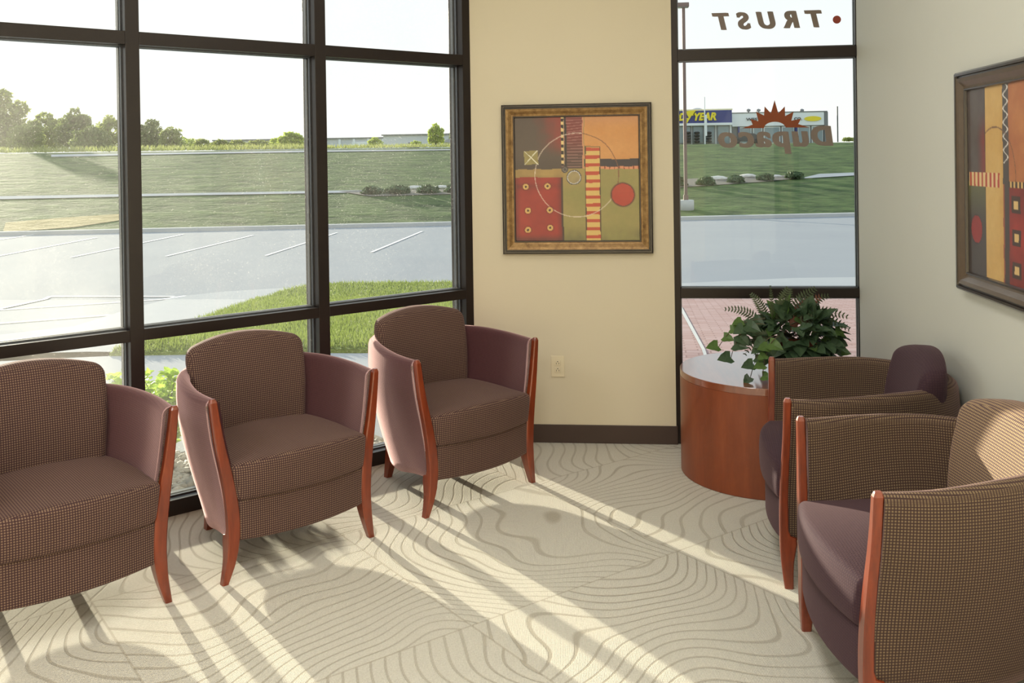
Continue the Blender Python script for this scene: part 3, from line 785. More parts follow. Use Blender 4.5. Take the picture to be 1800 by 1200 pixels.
for k in range(230):
    th = random.uniform(0, 2*math.pi); ph = random.uniform(-.15, 1.35)
    rr = random.uniform(.72, 1.0)
    dirv = Vector((math.cos(th)*math.cos(ph), math.sin(th)*math.cos(ph), math.sin(ph)))
    c = Vector((dirv.x*.20*rr, dirv.y*.17*rr, .15+dirv.z*.16*rr))
    out = Vector((dirv.x, dirv.y, dirv.z-.5)) + Vector([random.uniform(-.5, .5) for _ in range(3)])
    n = dirv*.8+Vector((0, -.2, .5))+Vector([random.uniform(-.4, .4) for _ in range(3)])
    big[0 if random.random() < .86 else 1].append(ivy_leaf(c, out, n, random.uniform(.045, .085)))
for k in range(40):   # big dark leaves around the rim of the pot
    th = random.uniform(0, 2*math.pi); c = Vector((math.cos(th)*.12, math.sin(th)*.12, random.uniform(.08, .16)))
    big[0].append(ivy_leaf(c, Vector((math.cos(th), math.sin(th), -.5)), Vector((math.cos(th)*.6, math.sin(th)*.6, .8)), random.uniform(.08, .11)))
V, Fc = merge(big[0]); mesh_obj('foliage', V, Fc, M['leaf'], pot, smooth=False)
V, Fc = merge(big[1]); o = mesh_obj('foliage', V, Fc, M['leaf2'], pot, smooth=False); o['label'] = 'paler young leaves'
def W2L(x, y, Y):  # a point of the photo on the plane Y, in the plant's own frame
    return on_y(x, y, Y) - pot.location
vines = [((1345, 560), (1290, 560), (1262, 612), 5, 4.55), ((1345, 570), (1300, 560), (1284, 632), 5, 4.5), ((1365, 590), (1335, 590), (1318, 668), 6, 4.42),
         ((1370, 590), (1345, 600), (1340, 665), 5, 4.40), ((1410, 580), (1450, 575), (1462, 640), 4, 4.6), ((1420, 570), (1450, 570), (1476, 622), 3, 4.66), ((1340, 560), (1320, 555), (1308, 600), 4, 4.6)]
for (a, b, c, nl, Y) in vines:
    p = [W2L(q[0], q[1], Y) for q in (a, b, c)]; pts = bez(*p, 12)
    for q in pts:
        if q.z < .012 and math.hypot(q.x+pot.location.x-TX, q.y+pot.location.y-TY) < TR: q.z = .012
    V, Fc = tube(pts, .0018, 5); parts = []
    vn = mesh_obj('vine', V, Fc, M['stem'], pot)
    for i in range(nl):
        q = pts[5+int(i*7/max(1, nl-1))]; s = random.choice((-1, 1))
        d = Vector((s*.7, -.3, random.uniform(-.8, .1))); parts.append(ivy_leaf(q+Vector((0, 0, .012)), d, Vector((0, -.8, .6)), random.uniform(.045, .07)))
    V, Fc = merge(parts); mesh_obj('leaves', V, Fc, M['leaf2'] if random.random() < .3 else M['leaf'], vn, smooth=False)
def frond(p0, p1, p2, w, mat, n=17):
    pts = bez(p0, p1, p2, n); V, Fc = tube(pts, [.0022*(1-.7*i/n) for i in range(n+1)], 5); parts = [(V, Fc)]
    for i in range(3, n+1):
        d = (pts[min(i+1, n)]-pts[i-1]).normalized(); r = d.cross(Vector((0, -1, .25))).normalized()
        L = w*1.3*math.sin(math.pi*min(1, (1.06-i/(n+1))*.72)+.15)
        for s in (-1, 1):
            for hh in (0,):
                b0 = pts[i]-d*hh*(pts[i]-pts[i-1]).length; tip = b0+r*s*L+d*L*.45; wd = d*.0026
                k = [b0-wd, b0+r*s*L*.5+d*L*.1-wd*1.1, tip, b0+r*s*L*.5+d*L*.3+wd*.9, b0+wd]; parts.append((k, [(0, 1, 2, 3, 4)]))
    V, Fc = merge(parts); return mesh_obj('fern_frond', V, Fc, mat, pot, smooth=False)
for a, b, c, w, mt in [((1345, 590), (1330, 540), (1276, 543), .022, 'fern'), ((1350, 580), (1345, 540), (1321, 517), .022, 'fern'), ((1372, 580), (1372, 540), (1386, 508), .035, 'fern'),
        ((1385, 580), (1395, 530), (1432, 508), .03, 'fern'), ((1385, 575), (1410, 530), (1455, 520), .026, 'fern'), ((1395, 575), (1430, 535), (1488, 556), .026, 'fern'),
        ((1390, 570), (1440, 545), (1492, 578), .026, 'fern'), ((1380, 585), (1400, 545), (1440, 522), .03, 'rust'), ((1400, 590), (1380, 555), (1428, 562), .024, 'rust'),
        ((1350, 590), (1330, 560), (1290, 575), .024, 'fern'), ((1360, 600), (1340, 570), (1310, 622), .022, 'fern'), ((1357, 560), (1358, 540), (1354, 503), .010, 'fern')]:
    Y = 4.62+random.uniform(-.06, .12); frond(W2L(*a, Y), W2L(*b, Y-.02), W2L(*c, Y+random.uniform(-.05, .05)), w, M[mt])

# ------------------------------------------------------------------ outdoors
def crest(x): return 33.6+.22*x
def gz(x, y):
    if y < 8.2: return -.12
    if y < 15: return -.12-.58*(y-8.2)/6.8
    w = y-crest(x)
    if w < 0: return -.70
    if w < 28: return -.70+w*.1083
    if w < 38: return 2.332+(w-28)*.032
    return 2.652+(w-38)*.0095
def hit(px, py, lim=400):
    d = ray(px, py); t = 3.0; last = CAM.z-0
    while t < lim:
        p = CAM+d*t
        if p.z < gz(p.x, p.y):
            lo, hi = t-.2, t
            for _ in range(20):
                m = (lo+hi)/2; q = CAM+d*m
                if q.z < gz(q.x, q.y): hi = m
                else: lo = m
            return CAM+d*hi
        t += .2 if t < 60 else 1
    return CAM+d*t
def region(name, pts, mat, lift, thick=0, label=None, kind='structure', cat=None):
    bm = bmesh.new(); f = bm.faces.new([bm.verts.new((p[0], p[1], 0)) for p in pts])
    if f.normal.z < 0: f.normal_flip()
    bm.normal_update()
    for co, no in (((0, 8.2, 0), (0, 1, 0)), ((0, 15, 0), (0, 1, 0)), ((0, 33.6, 0), (-.22, 1, 0)), ((0, 61.6, 0), (-.22, 1, 0)), ((0, 71.6, 0), (-.22, 1, 0))):
        bmesh.ops.bisect_plane(bm, geom=bm.verts[:]+bm.edges[:]+bm.faces[:], plane_co=co, plane_no=no)
    bmesh.ops.triangulate(bm, faces=bm.faces[:])
    for v in bm.verts:
        v.co.z = gz(v.co.x, v.co.y-.0005)+lift
    if thick:
        r = bmesh.ops.extrude_face_region(bm, geom=bm.faces[:]); bmesh.ops.translate(bm, verts=[v for v in r['geom'] if isinstance(v, bmesh.types.BMVert)], vec=(0, 0, -thick))
    o = from_bm(name, bm, mat); o['kind'] = kind
    if label: o['label'] = label
    return o
W_ = LW(0, .16)
region('ground_concrete', [(-60, -3), (-8, -3)]+[tuple(LW(7.3, .25))[:2], tuple(LW(0, .2))[:2], (XC-.1, YD+.25), (60, YD+.25), (60, 46.8), (-60, 20.4)], M['lot'], 0, label='pale concrete parking lot')
def strip(x0, x1, w0, w1, n=2):
    return [(x0, crest(x0)+w0), (x1, crest(x1)+w0), (x1, crest(x1)+w1), (x0, crest(x0)+w1)]
region('hillside', strip(-110, 90, 0, 28), M['hill'], 0, label='green grass bank beyond the parking lot')
region('plateau', strip(-260, 260, 28, 300), M['plateau'], 0, label='dry grass behind the crest of the bank')
region('curb', strip(-60, 60, -.25, .05), M['curb'], .12, .12, label='concrete curb at the foot of the bank')
H = lambda *ps: [tuple(hit(*p))[:2] for p in ps]
walk = [tuple(LW(7.3, 1.25))[:2], tuple(LW(.2, 1.25))[:2], (-1.05, 6.9), (-.6, 6.6), (-.6, 7.95), (-4.6, 7.95), (-9, 7.2)]
region('sidewalk', walk, M['walk'], .012, label='concrete walk past the window wall')
region('driveway_apron', H((-60, 597), (130, 575), (225, 545), (300, 523), (400, 513), (480, 508), (540, 505.5), (450, 530), (380, 555), (260, 600), (190, 628), (-60, 640)), M['walk'], .012, label='pale concrete driveway apron left of the lawn')
lawn_pts = H((192, 628), (260, 603), (380, 555), (450, 530), (500, 513), (540, 505), (600, 501), (810, 499), (872, 499)) + [(-.6, 8.02)] + [(-2.1, 8.02)]
region('lawn', lawn_pts, M['lawn'], .04, .04, label='bright green lawn strip outside the window wall')
region('brick_paving', [(-.55, YD+.3), (9, YD+.3), (9, hit(1400, 507).y), (-.55, hit(1400, 507).y)], M['pavers'], .008, label='pink brick paving outside the narrow window')
region('paving_band', H((1193, 541), (1199, 541), (1247, 640), (1241, 640)), M['curb'], .014, label='pale joint across the pink paving')
region('entry_apron', H((1195, 499), (1290, 494.5), (1400, 489.5), (1520, 488), (1600, 500), (1600, 505), (1195, 505)), M['walk'], .014, label='pale concrete band in front of the pink paving')
# parking lines
for (a, b, c, d_) in [(170, 418, -10, 452), (125, 453, 322, 412.5), (292, 451, 445, 414), (467, 450, 592, 409.5), (653, 444, 742, 407), (88, 522, 306, 522), (88, 522, -10, 546), (-10, 546.5, 326, 521), (-10, 570.5, 192, 555), (-10, 423, 60, 413)]:
    P0, P1 = hit(a, b), hit(c, d_); dv = (P1-P0); dv.z = 0; nn = Vector((-dv.y, dv.x, 0)).normalized()*.038
    region('parking_line', [tuple(P0+nn)[:2], tuple(P0-nn)[:2], tuple(P1-nn)[:2], tuple(P1+nn)[:2]], M['line'], .014, label='white painted parking stall line')
# paths on the bank
region('hill_path', H((-60, 352.5), (300, 345), (560, 340.5), (640, 339), (640, 335), (560, 336.5), (300, 341), (-60, 347)), M['walk'], .03, label='pale footpath along the middle of the bank')
_r = random.Random(21); V = []; Fc = []
for _ in range(9000):
    x = _r.uniform(-62, -.5); y = crest(x)+29.6+_r.uniform(0, 5); z = gz(x, y); h = _r.uniform(.12, .42)*(1 if x < -20 else .7); a = _r.uniform(0, 6.28); lx, ly = _r.uniform(-.15, .15), _r.uniform(-.15, .15); w = .05
    k_ = len(V); V += [(x-math.cos(a)*w, y-math.sin(a)*w, z), (x+math.cos(a)*w, y+math.sin(a)*w, z), (x+lx, y+ly, z+h)]; Fc.append((k_, k_+1, k_+2))
tg = mesh_obj('tall_grass', V, Fc, M['tallgrass'], smooth=False); tag(tg, 'uncut yellow green grass fringe along the crest of the bank', 'grass', kind='stuff')
region('crest_road', H((90, 276.5), (300, 272), (545, 268), (820, 264.3), (820, 262.8), (545, 265), (300, 269), (90, 272.5)), M['walk'], .03, label='pale road along the crest of the bank')
region('hill_path', H((1404, 315), (1515, 308.5), (1600, 303), (1600, 299), (1515, 303.5), (1440, 306.5)), M['walk'], .03, label='pale footpath on the bank at right')
region('stone_strip', H((595, 337), (650, 346), (760, 343), (905, 339), (905, 331), (760, 334), (640, 335)), M['bed'], .03, label='stone bed along the footpath at centre')
region('stone_strip', H((1150, 333), (1230, 328), (1330, 321), (1410, 314), (1380, 309), (1300, 311), (1150, 318)), M['bed'], .03, label='stone bed along the footpath at right')
region('dry_patch', H((5, 409), (130, 400), (230, 385), (220, 376), (100, 384), (10, 392)), M['deadgrass'], .02, label='tan dry patch in the grass bank')

def leaf_cloud(blobs, n, s, seed, flat=.0):
    rnd = random.Random(seed); V = []; Fc = []; tot = sum(b[3]*b[4]*b[5] for b in blobs)**1
    ws = [(b[3]*b[4]*b[5])**.66 for b in blobs]; sw = sum(ws)
    for b, w in zip(blobs, ws):
        for _ in range(int(n*w/sw)):
            d = Vector((rnd.gauss(0, 1), rnd.gauss(0, 1), rnd.gauss(0, 1))).normalized(); r = rnd.uniform(.45, 1.05)**.6
            c = Vector((b[0]+d.x*b[3]*r, b[1]+d.y*b[4]*r, b[2]+d.z*b[5]*r))
            a = Vector((rnd.gauss(0, 1), rnd.gauss(0, 1), rnd.gauss(0, 1))).normalized(); e_ = a.cross(Vector((rnd.gauss(0, 1), rnd.gauss(0, 1), rnd.gauss(0, 1)))).normalized()
            k = s*rnd.uniform(.6, 1.4); o = len(V); V += [c-a*k, c+e_*k*.5, c+a*k, c-e_*k*.5]; Fc.append((o, o+1, o+2, o+3))
    return V, Fc
tree_i = 0
def tree(px, py_base, py_top, wpx, Y, mat, label, n=1100, cat='tree', group=None, trunk=True, leaf=.16):
    global tree_i; tree_i += 1; rnd = random.Random(100+tree_i)
    b = on_y(px, py_base, Y); t = on_y(px, py_top, Y); sc = Y/FOC; h = t.z-b.z; w = wpx*sc/2
    b.z = gz(b.x, b.y); h = t.z-b.z
    root = empty('tree' if cat == 'tree' else 'bush', (b.x, b.y, b.z), 0, label=label, cat=cat, group=group)
    lo = .07 if trunk else 0
    blobs = [(0, 0, h*(lo+(1-lo)*.42), w*.8, w*.8, h*(1-lo)*.42)]
    for k in range(7):
        a = rnd.uniform(0, 6.28); q = rnd.uniform(.3, .62); zz = rnd.uniform(.25, .85); sz = rnd.uniform(.25, .42)*(1.2-zz*.6)
        blobs.append((math.cos(a)*w*q, math.sin(a)*w*q, h*(lo+(1-lo)*zz), w*sz*1.1, w*sz*1.1, h*sz*.45))
    blobs.append((0, 0, h*.86, w*.3, w*.3, h*.13)); blobs.append((-w*.35, 0, h*(lo+.16), w*.55, w*.5, h*.16)); blobs.append((w*.35, 0, h*(lo+.16), w*.55, w*.5, h*.16))
    V, Fc = leaf_cloud(blobs, n, leaf, tree_i); mesh_obj('crown', V, Fc, mat, root, smooth=False)
    if trunk:
        parts = [tube([(0, 0, -.1), (.04*h, 0, h*.3), (0, .02*h, h*.75)], [.028*h, .02*h, .008*h], 7)]
        for k in range(4): a = rnd.uniform(0, 6.28); parts.append(tube([(0, 0, h*.3), (math.cos(a)*w*.5, math.sin(a)*w*.5, h*.62)], [.012*h, .004*h], 5))
        V, Fc = merge(parts); mesh_obj('trunk', V, Fc, M['bark'], root)
    return root
TG = 'trees along the crest of the bank'
YT = 72
tree(8, 272, 156, 96, YT, M['tree'], 'tall tree at the far left edge beyond the bank', 2600, leaf=.24)
tree(80, 272, 196, 96, YT+7, M['tree'], 'broad round tree right of the tallest one', 2200, leaf=.2)
tree(132, 272, 190, 84, YT+1, M['tree_d'], 'dense tree in the middle of the left clump', 2000, leaf=.2)
tree(192, 270, 200, 70, YT+9, M['tree'], 'airy tree beside the first window post', 1100, leaf=.2)
tree(48, 274, 218, 84, YT-5, M['tree'], 'low bushy growth in front of the left clump', 1500, 'bush', trunk=False)
tree(160, 272, 222, 88, YT-6, M['tree_d'], 'low bushy growth below the airy tree', 1500, 'bush', trunk=False)
tree(266, 268, 208, 60, YT+3, M['tree_d'], 'dark airy tree just right of the first window post', 1300, leaf=.17)
tree(300, 267, 222, 50, YT-2, M['tree'], 'small ragged tree right of the dark airy tree', 900, leaf=.16)
for i, (px, tp, w) in enumerate([(322, 241, 48), (355, 244, 44), (388, 245, 44), (420, 246, 42), (455, 246, 46), (488, 242, 36)]):
    tree(px, 266, tp, w*1.1, YT+(i % 2)*3.5, M['tree_y'] if i in (0, 5) else M['tree'], ['leafy shrub where the crest hedge starts', 'shrub second from the left in the crest hedge', 'shrub third from the left in the crest hedge', 'shrub fourth from the left in the crest hedge', 'shrub fifth from the left in the crest hedge', 'shrub at the right end of the crest hedge'][i], 700, 'bush', 'hedge shrubs on the crest', False, .13)
tree(512, 264, 232, 60, YT, M['tree_y'], 'pale green young tree left of the middle window post', 1300, leaf=.14)
tree(660, 263, 241, 34, YT, M['tree_y'], 'round yellow green bush before the warehouse', 600, 'bush', trunk=False, leaf=.11)
tree(731, 263, 247, 24, YT, M['tree_y'], 'small yellow green bush before the warehouse', 400, 'bush', trunk=False, leaf=.1)
tree(766, 263, 217, 34, YT-5, M['tree_y'], 'upright pale green tree beside the white shed', 1100, leaf=.12)
tree(803, 262, 190, 30, YT+16, M['tree_d'], 'thin dark tree behind the white shed', 420, leaf=.14)
tree(1494, 256, 242, 30, 90, M['tree'], 'small distant bush near the right wall', 300, 'bush', trunk=False, leaf=.14)
JG = 'low junipers beside the footpath'
for i, (px, yb, tp, w) in enumerate([(655, 341, 328, 54), (700, 340, 326, 62), (752, 339, 326, 56), (800, 338, 325, 50), (845, 336, 324, 50), (1196, 327, 312, 34), (1240, 325, 311, 44), (1293, 321, 308, 40), (1345, 317, 305, 40), (1396, 314, 302, 42)]):
    p = hit(px, yb)
    tree(px, yb, tp, w*.84, p.y, M['juniper'], 'low grey green juniper ' + ['at the left end of the centre stone bed', 'second in the centre stone bed', 'third in the centre stone bed', 'against the corner post in the centre bed', 'behind the pier', 'behind the lamp post', 'right of the lamp post', 'under the sunburst logo', 'below the logo lettering', 'at the right end of the right stone bed'][i], 700, 'shrub', JG, False, .11)
for i, (px, py, r) in enumerate([(725, 334, .45), (772, 333, .4), (1264, 318, .55), (1317, 313.5, .5), (1366, 313, .35)]):
    p = hit(px, py) + Vector((0, .45, .03)); bm = bmesh.new(); bmesh.ops.create_icosphere(bm, subdivisions=2, radius=r*.6)
    for v in bm.verts: v.co *= 1+.25*mnoise.noise(v.co*2+Vector((i*5, 0, 0))); v.co.z *= .45; v.co.x *= 1.5
    o = from_bm('boulder', bm, M['rock2'], None, False, (p.x, p.y, p.z+r*.1))
    tag(o, 'pale boulder ' + ['between the second and third junipers at centre', 'between the third and fourth junipers at centre', 'beside the lamp post side of the sunburst', 'directly below the logo', 'small, nearest the right footpath'][i], 'rock', 'boulders by the footpath')

# lamp post on the bank
p = hit(1206, 368); lamp = empty('street_lamp', (p.x, p.y, p.z), 0, label='tall parking lot lamp on a concrete pier seen in narrow window', cat='lamp')
k = p.y/FOC
bm = bmesh.new(); V, Fc = lathe([(.30, -.2), (.30, .34), (.27, .36)], 24); mesh_obj('footing', V, Fc, M['curb'], lamp)
hp = on_y(1204, 12, p.y).z-p.z
bm = bmesh.new(); box(bm, -.09, .09, -.09, .09, .35, .55, .01); box(bm, -.06, .06, -.06, .06, .5, hp, .008); from_bm('pole', bm, M['polebrown'], lamp)
bm = bmesh.new(); box(bm, -.24, .20, -.2, .2, hp-.02, hp+.14, .02); hd = from_bm('lamp_head', bm, M['polebrown'], lamp)
bm = bmesh.new(); box(bm, -.2, .16, -.15, .15, hp-.03, hp-.015); from_bm('lens', bm, M['lampglass'], hd)

# warehouse, shed
def bx(root, name, mat, x0, x1, y0, y1, z0, z1, bev=0):
    bm = bmesh.new(); box(bm, x0, x1, y0, y1, z0, z1, bev); return from_bm(name, bm, mat, root)
Y = 120; a = on_y(560, 263, Y); b = on_y(640, 240, Y); c = on_y(803, 237, Y); g = gz(b.x, Y)
wh = empty('warehouse', (b.x, Y, g), 0, label='long pale grey metal warehouse beyond the bank', cat='building')
bx(wh, 'wall', M['metalwall'], a.x-b.x-14, 3, 0, 30, -.5, b.z-g-.25); bx(wh, 'wall', M['metalwall'], 3, c.x-b.x+12, -2, 30, -.5, c.z-g)
bx(wh, 'roof_edge', M['greytrim'], a.x-b.x-14.2, 2.9, -.2, 30, b.z-g-.25, b.z-g-.1); bx(wh, 'roof_edge', M['greytrim'], 2.8, c.x-b.x+12.2, -2.2, 30, c.z-g, c.z-g+.15)
for k in range(9): bx(wh, 'pilaster', M['white'], a.x-b.x-3+k*1.9, a.x-b.x-2.7+k*1.9, -.2, .1, -.4, b.z-g-.3)
bx(wh, 'door', M['white'], -1.6, 2.4, -.1, .1, -.3, .9); bx(wh, 'sign_panel', M['blue'], 6.2, 7.6, -2.1, -1.95, b.z-g-1.6, b.z-g-.9)
Y = 80; a = on_y(779, 262, Y); b = on_y(803, 250, Y); g = gz(a.x, Y)
sh = empty('shed', (a.x, Y, g), 0, label='small white shed with grey roof near the corner post', cat='building')
bx(sh, 'wall', M['white'], 0, 3.4, 0, 3, -.3, b.z-g); bx(sh, 'door', M['curb'], .5, 1.7, -.05, .05, -.1, b.z-g-.15)
V = [(-.25, -.3, b.z-g), (3.65, -.3, b.z-g), (3.65, 3.3, b.z-g), (-.25, 3.3, b.z-g), (1.7, 0.1, b.z-g+.75), (1.7, 2.9, b.z-g+.75)]
mesh_obj('roof', V, [(0, 1, 4), (1, 2, 5, 4), (2, 3, 5), (3, 0, 4, 5), (3, 2, 1, 0)], M['roof'], sh, smooth=False)

# shops across the road, seen through the narrow window
Y = 140; S = Y/FOC
def sp(x, y): return on_y(x, y, Y)
g = gz(sp(1250, 255).x, Y)
o0 = sp(1287, 255); st = empty('tyre_shop', (o0.x, Y, g), 0, label='shop with a blue and yellow sign over glass bays', cat='building')
def L_(x, y): q = sp(x, y); return q.x-o0.x, q.z-g
zt = L_(1250, 194)[1]; zs = L_(1250, 216)[1]; x0 = L_(1140, 200)[0]
bx(st, 'wall', M['white'], x0, 0, .4, 22, -1, zt-.1); bx(st, 'cornice', M['cream'], x0, .1, -.1, .4, zt, zt+.2)
bx(st, 'sign_board', M['blue'], x0, 0, -.1, .4, zs, zt); bx(st, 'canopy', M['white'], x0, .1, -.3, .4, zs-.35, zs)
for (xa, xb) in ((1150, 1166), (1168, 1188), (1191, 1215), (1217, 1237), (1239, 1257), (1260, 1283)):
    ww = L_(xb, 220)[0]; wa = L_(xa, 220)[0]; f = bx(st, 'window', M['greytrim'], wa, ww, .2, .5, L_(xb, 253)[1], zs-.35); bx(f, 'pane', M['shopglass'], wa+.15, ww-.15, .12, .22, L_(xb, 251)[1], zs-.5)
    f.parent = st
for (xa) in (1209, 1225, 1246):
    for k in range(4): bx(st, 'display_tyre', M['tyre'] if k % 2 else M['white'], L_(xa-3, 230)[0], L_(xa+3, 230)[0], .0, .1, L_(xa, 250-k*5.5)[1], L_(xa, 246-k*5.5)[1]) if False else None
for xa in (1209, 1225, 1246):
    xx, z0 = L_(xa, 251); parts = []
    for k in range(4):
        V, Fc = lathe([(.22, 0), (.38, .06), (.4, .18), (.38, .3), (.22, .36)], 14); parts.append(([(v[0]+xx, v[1]-.3, v[2]+z0+k*.42) for v in V], Fc))
    V, Fc = merge(parts); mesh_obj('display_tyres', V, Fc, M['tyre'], st)
wd = L_(1262, 200)[0]-L_(1222, 200)[0]; zz = L_(1250, 211.5)[1]
text_obj('sign_text', 'YEAR', M['yellow'], (L_(1219, 200)[0], -.2, zz), (math.pi/2, 0, 0), 1, width=wd, height=1.15, parent=st, off=.05, shear=.25, ext=.05)
text_obj('sign_text', 'GOOD', M['yellow'], (L_(1205, 200)[0]-wd*1.02, -.2, zz), (math.pi/2, 0, 0), 1, width=wd, height=1.15, parent=st, off=.05, shear=.25, ext=.05)
# winged foot between the two words
fx = L_(1206, 200)[0]; pts = [(0, .35), (.35, .45), (.1, .9), (.0, 1.35), (.5, 1.45), (1.5, 1.5), (1.15, 1.2), (1.35, 1.05), (.95, .95), (1.1, .75), (.75, .72), (.55, .35), (.1, -.35), (-.25, -.5), (-.05, -.1), (.1, .2)]
bm = bmesh.new(); prism(bm, pts, 0, .05); bmesh.ops.triangulate(bm, faces=bm.faces[:]); o = from_bm('sign_emblem', bm, M['yellow'], st); o.location = (fx, -.2, zz); o.rotation_euler = (math.pi/2, 0, 0)
p0 = sp(1237, 255); fp = empty('banner_pole', (p0.x, Y-2, g), 0, label='thin white banner pole before the blue signed shop', cat='pole')
bx(fp, 'pole', M['white'], -.07, .07, -.07, .07, 0, sp(0, 0).z*0+L_(1237, 172)[1]); bx(fp, 'banner', M['white'], .05, .3, -.03, .03, 1.2, 4.2)
vt = empty('vent_dome', (sp(1232, 195).x, Y+6, g), 0, label='pale rounded roof vent above the blue sign', cat='vent')
zr = L_(1232, 194)[1]; V, Fc = lathe([(1.0, zr-.02), (1.0, zr+.1), (.85, zr+.45), (.45, zr+.62), (.01, zr+.66)], 20); mesh_obj('dome', V, Fc, M['curb'], vt)  # rounded vent on the shop roof
# white store
o1 = sp(1287, 255); ws_ = empty('white_store', (o1.x+.15, Y+1, g), 0, label='long white fronted store right of the blue sign', cat='building')
def L2_(x, y): q = sp(x, y); return q.x-o1.x, q.z-g
xe = L2_(1449, 200)[0]; zt = L2_(1400, 197)[1]; zs = L2_(1400, 220)[1]
bx(ws_, 'wall', M['greytrim'], 0, L2_(1455, 200)[0], .4, 22, -1, zt-.3); bx(ws_, 'fascia', M['white'], 0, xe, -.1, .4, zs, zt); bx(ws_, 'roof_trim', M['greytrim'], 0, L2_(1455, 200)[0], -.15, .4, zt, zt+.15)
bx(ws_, 'side_pier', M['greytrim'], xe+.05, L2_(1456, 200)[0], -.1, .5, -.5, zt)
for (xa, xb) in ((1300, 1321), (1324, 1340), (1343, 1372), (1375, 1397), (1403, 1425), (1428, 1448)):
    f = bx(ws_, 'window', M['white'], L2_(xa, 220)[0], L2_(xb, 220)[0], .2, .5, L2_(xb, 252)[1], zs-.1); bx(ws_, 'pane', M['shopglass'], L2_(xa, 220)[0]+.12, L2_(xb, 220)[0]-.12, .1, .25, L2_(xb, 250)[1], zs-.25)
for xa in (1298.5, 1400): bx(ws_, 'downpipe', M['blue'], L2_(xa, 220)[0]-.12, L2_(xa, 220)[0]+.12, .05, .3, -.3, zs)
text_obj('sign_text', 'WES', M['dark'], (L2_(1311, 212)[0], -.2, L2_(1311, 212)[1]), (math.pi/2, 0, 0), 1, width=1.6, height=.42, parent=ws_, off=.02, ext=.04)
text_obj('sign_text', 'CO.', M['dark'], (L2_(1396, 211)[0], -.2, L2_(1396, 211)[1]), (math.pi/2, 0, 0), 1, width=1.1, height=.42, parent=ws_, off=.02, ext=.04)
V, Fc = lathe([(.01, 0), (1.2, 0), (1.2, .06), (.01, .06)], 28); o = mesh_obj('sign_oval', V, Fc, M['yellow'], ws_, smooth=False); o.scale = (1, .3, 1); o.rotation_euler = (math.pi/2, 0, 0); q = L2_(1429, 208); o.location = (q[0], -.15, q[1])
for i, xa in enumerate((1267, 1321, 1339, 1417)):
    q = sp(xa, 196); o = empty('roof_vent', (q.x, Y+3, g), 0, label='short roof vent pipe ' + ['over the blue sign', 'left of the sunburst', 'touching the sunburst rays', 'above the yellow oval'][i], cat='vent', group='roof vent pipes')
    z_ = q.z-g; V, Fc = lathe([(.12, z_-1), (.12, z_+.15), (.3, z_+.2), (.3, z_+.45), (.05, z_+.55)], 12); mesh_obj('pipe', V, Fc, M['greytrim'], o)
q = sp(1464, 256); o = empty('utility_pole', (q.x, Y-3, g), 0, label='thin dark pole right of the white store', cat='pole'); bx(o, 'pole', M['dark'], -.07, .07, -.07, .07, 0, 5.0)
# parked car by the white store
q = sp(1302, 250); car = empty('parked_car', (q.x, Y-6, gz(q.x, Y-6)), 0, label='small dark parked car below the white store windows', cat='car')
prof = [(-2.1, .35), (-2.1, .8), (-1.2, .95), (-.6, 1.42), (.9, 1.42), (1.6, .98), (2.1, .85), (2.1, .35)]
bm = bmesh.new(); prism(bm, prof, -.8, .8); bmesh.ops.bevel(bm, geom=bm.edges[:], offset=.06, segments=2, affect='EDGES'); o = from_bm('body', bm, M['dark'], car); o.rotation_euler = (math.pi/2, 0, 0)
for sx in (-1.3, 1.3):
    for sy in (-.82, .82):
        V, Fc = lathe([(.18, -.1), (.33, -.1), (.33, .1), (.18, .1)], 18); o = mesh_obj('wheel', V, Fc, M['tyre'], car); o.rotation_euler = (math.pi/2, 0, 0); o.location = (sx, sy, .33)
# bollard beyond the plant
p = hit(1373, 548); o = empty('bollard', (p.x, p.y, p.z), 0, label='cream bollard standing on the pink paving', cat='bollard')
hb = on_y(1373, 516, p.y).z-p.z; V, Fc = lathe([(.022, 0), (.022, hb-.02), (.016, hb-.004), (.004, hb)], 20); mesh_obj('post', V, Fc, M['cream'], o)

# planting bed right outside the window wall
bedp = [tuple(LW(7.3, .16))[:2], tuple(LW(.15, .16))[:2], tuple(LW(.15, 1.25))[:2], tuple(LW(7.3, 1.25))[:2]]
region('planting_bed', bedp, M['bed'], .01, label='stone mulch bed along the window wall')
rnd = random.Random(5); parts = []
ico = bmesh.new(); bmesh.ops.create_icosphere(ico, subdivisions=1, radius=1); iv = [v.co.copy() for v in ico.verts]; ifc = [tuple(v.index for v in f.verts) for f in ico.faces]; ico.free()
for k in range(4200):
    s = rnd.uniform(.2, 4.2); out = .18+rnd.random()*1.05; p = LW(s, out, -.105); r = rnd.uniform(.012, .030); a = rnd.uniform(0, 6.28)
    sx, sy, sz = r*rnd.uniform(.9, 1.5), r*rnd.uniform(.7, 1.1), r*rnd.uniform(.5, .8)
    V = [Vector((p.x+(v.x*sx*math.cos(a)-v.y*sy*math.sin(a)), p.y+(v.x*sx*math.sin(a)+v.y*sy*math.cos(a)), p.z+v.z*sz+rnd.uniform(0, .012))) for v in iv]
    parts.append((V, ifc))
V, Fc = merge(parts); o = mesh_obj('river_stones', V, Fc, M['rock'], smooth=True); tag(o, 'grey river stones covering the bed outside the window wall', 'stones', kind='stuff')
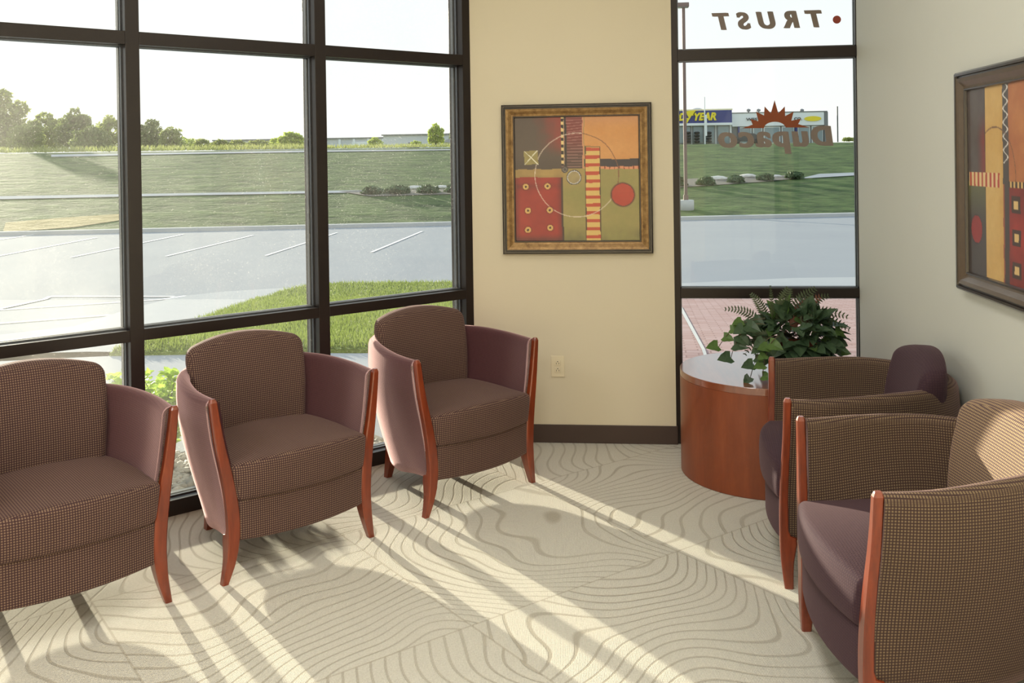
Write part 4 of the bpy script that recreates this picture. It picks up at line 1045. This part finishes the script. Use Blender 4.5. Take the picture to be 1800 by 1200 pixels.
def shrub(px, py, h, w, seed, label, n=420, size=.035):
    d = ray(px, py); t = (-.12-EYE)/d.z; p = CAM+d*t
    root = empty('leafy_shrub', (p.x, p.y, -.11), 0, label=label, cat='shrub')
    rr = random.Random(seed); parts = []; st = []
    for k in range(16):
        a = rr.uniform(0, 6.28); q = rr.uniform(.2, 1); tip = Vector((math.cos(a)*w*q, math.sin(a)*w*q, h*rr.uniform(.6, 1.0))); pts = bez((0, 0, 0), (tip.x*.3, tip.y*.3, tip.z*.7), tip, 8); st.append(tube(pts, [.005*(1-.08*i) for i in range(9)], 5))
        for i in range(2, 9):
            for _ in range(n//110):
                dd = Vector((rr.uniform(-1, 1), rr.uniform(-1, 1), rr.uniform(-.2, .9))); parts.append(ivy_leaf(pts[i]+dd*.02, dd, Vector((rr.uniform(-.5, .5), rr.uniform(-.5, .5), 1)), size*rr.uniform(.7, 1.3)))
    V, Fc = merge(parts); mesh_obj('foliage', V, Fc, M['bush'], root, smooth=False)
    V, Fc = merge(st); mesh_obj('stems', V, Fc, M['stem'], root)
shrub(292, 815, .50, .22, 3, 'bright green shrub outside, between the left and middle chairs', 660, .05)
shrub(250, 790, .42, .2, 4, 'bright green shrub outside, half behind the left chair', 500, .05)
# lawn blades
rnd = random.Random(9); V = []; Fc = []
def inside(pt, poly):
    c = False; j = len(poly)-1
    for i in range(len(poly)):
        if (poly[i][1] > pt[1]) != (poly[j][1] > pt[1]) and pt[0] < (poly[j][0]-poly[i][0])*(pt[1]-poly[i][1])/(poly[j][1]-poly[i][1])+poly[i][0]: c = not c
        j = i
    return c
xs = [p[0] for p in lawn_pts]; ys = [p[1] for p in lawn_pts]; cnt = 0
while cnt < 42000:
    x = rnd.uniform(min(xs), max(xs)); y = min(ys)+(max(ys)-min(ys))*rnd.random()**1.3
    if not inside((x, y), lawn_pts): continue
    cnt += 1; z = gz(x, y)+.035; h = rnd.uniform(.03, .075); a = rnd.uniform(0, 6.28); w = .006*(1+y*.03); ax, ay = math.cos(a)*w, math.sin(a)*w; lx, ly = rnd.uniform(-.03, .03), rnd.uniform(-.03, .03)
    o_ = len(V); V += [(x-ax, y-ay, z), (x+ax, y+ay, z), (x+lx, y+ly, z+h)]; Fc.append((o_, o_+1, o_+2))
o = mesh_obj('grass_blades', V, Fc, M['blade'], smooth=False); tag(o, 'short backlit blades of the lawn outside the window wall', 'grass', kind='stuff')
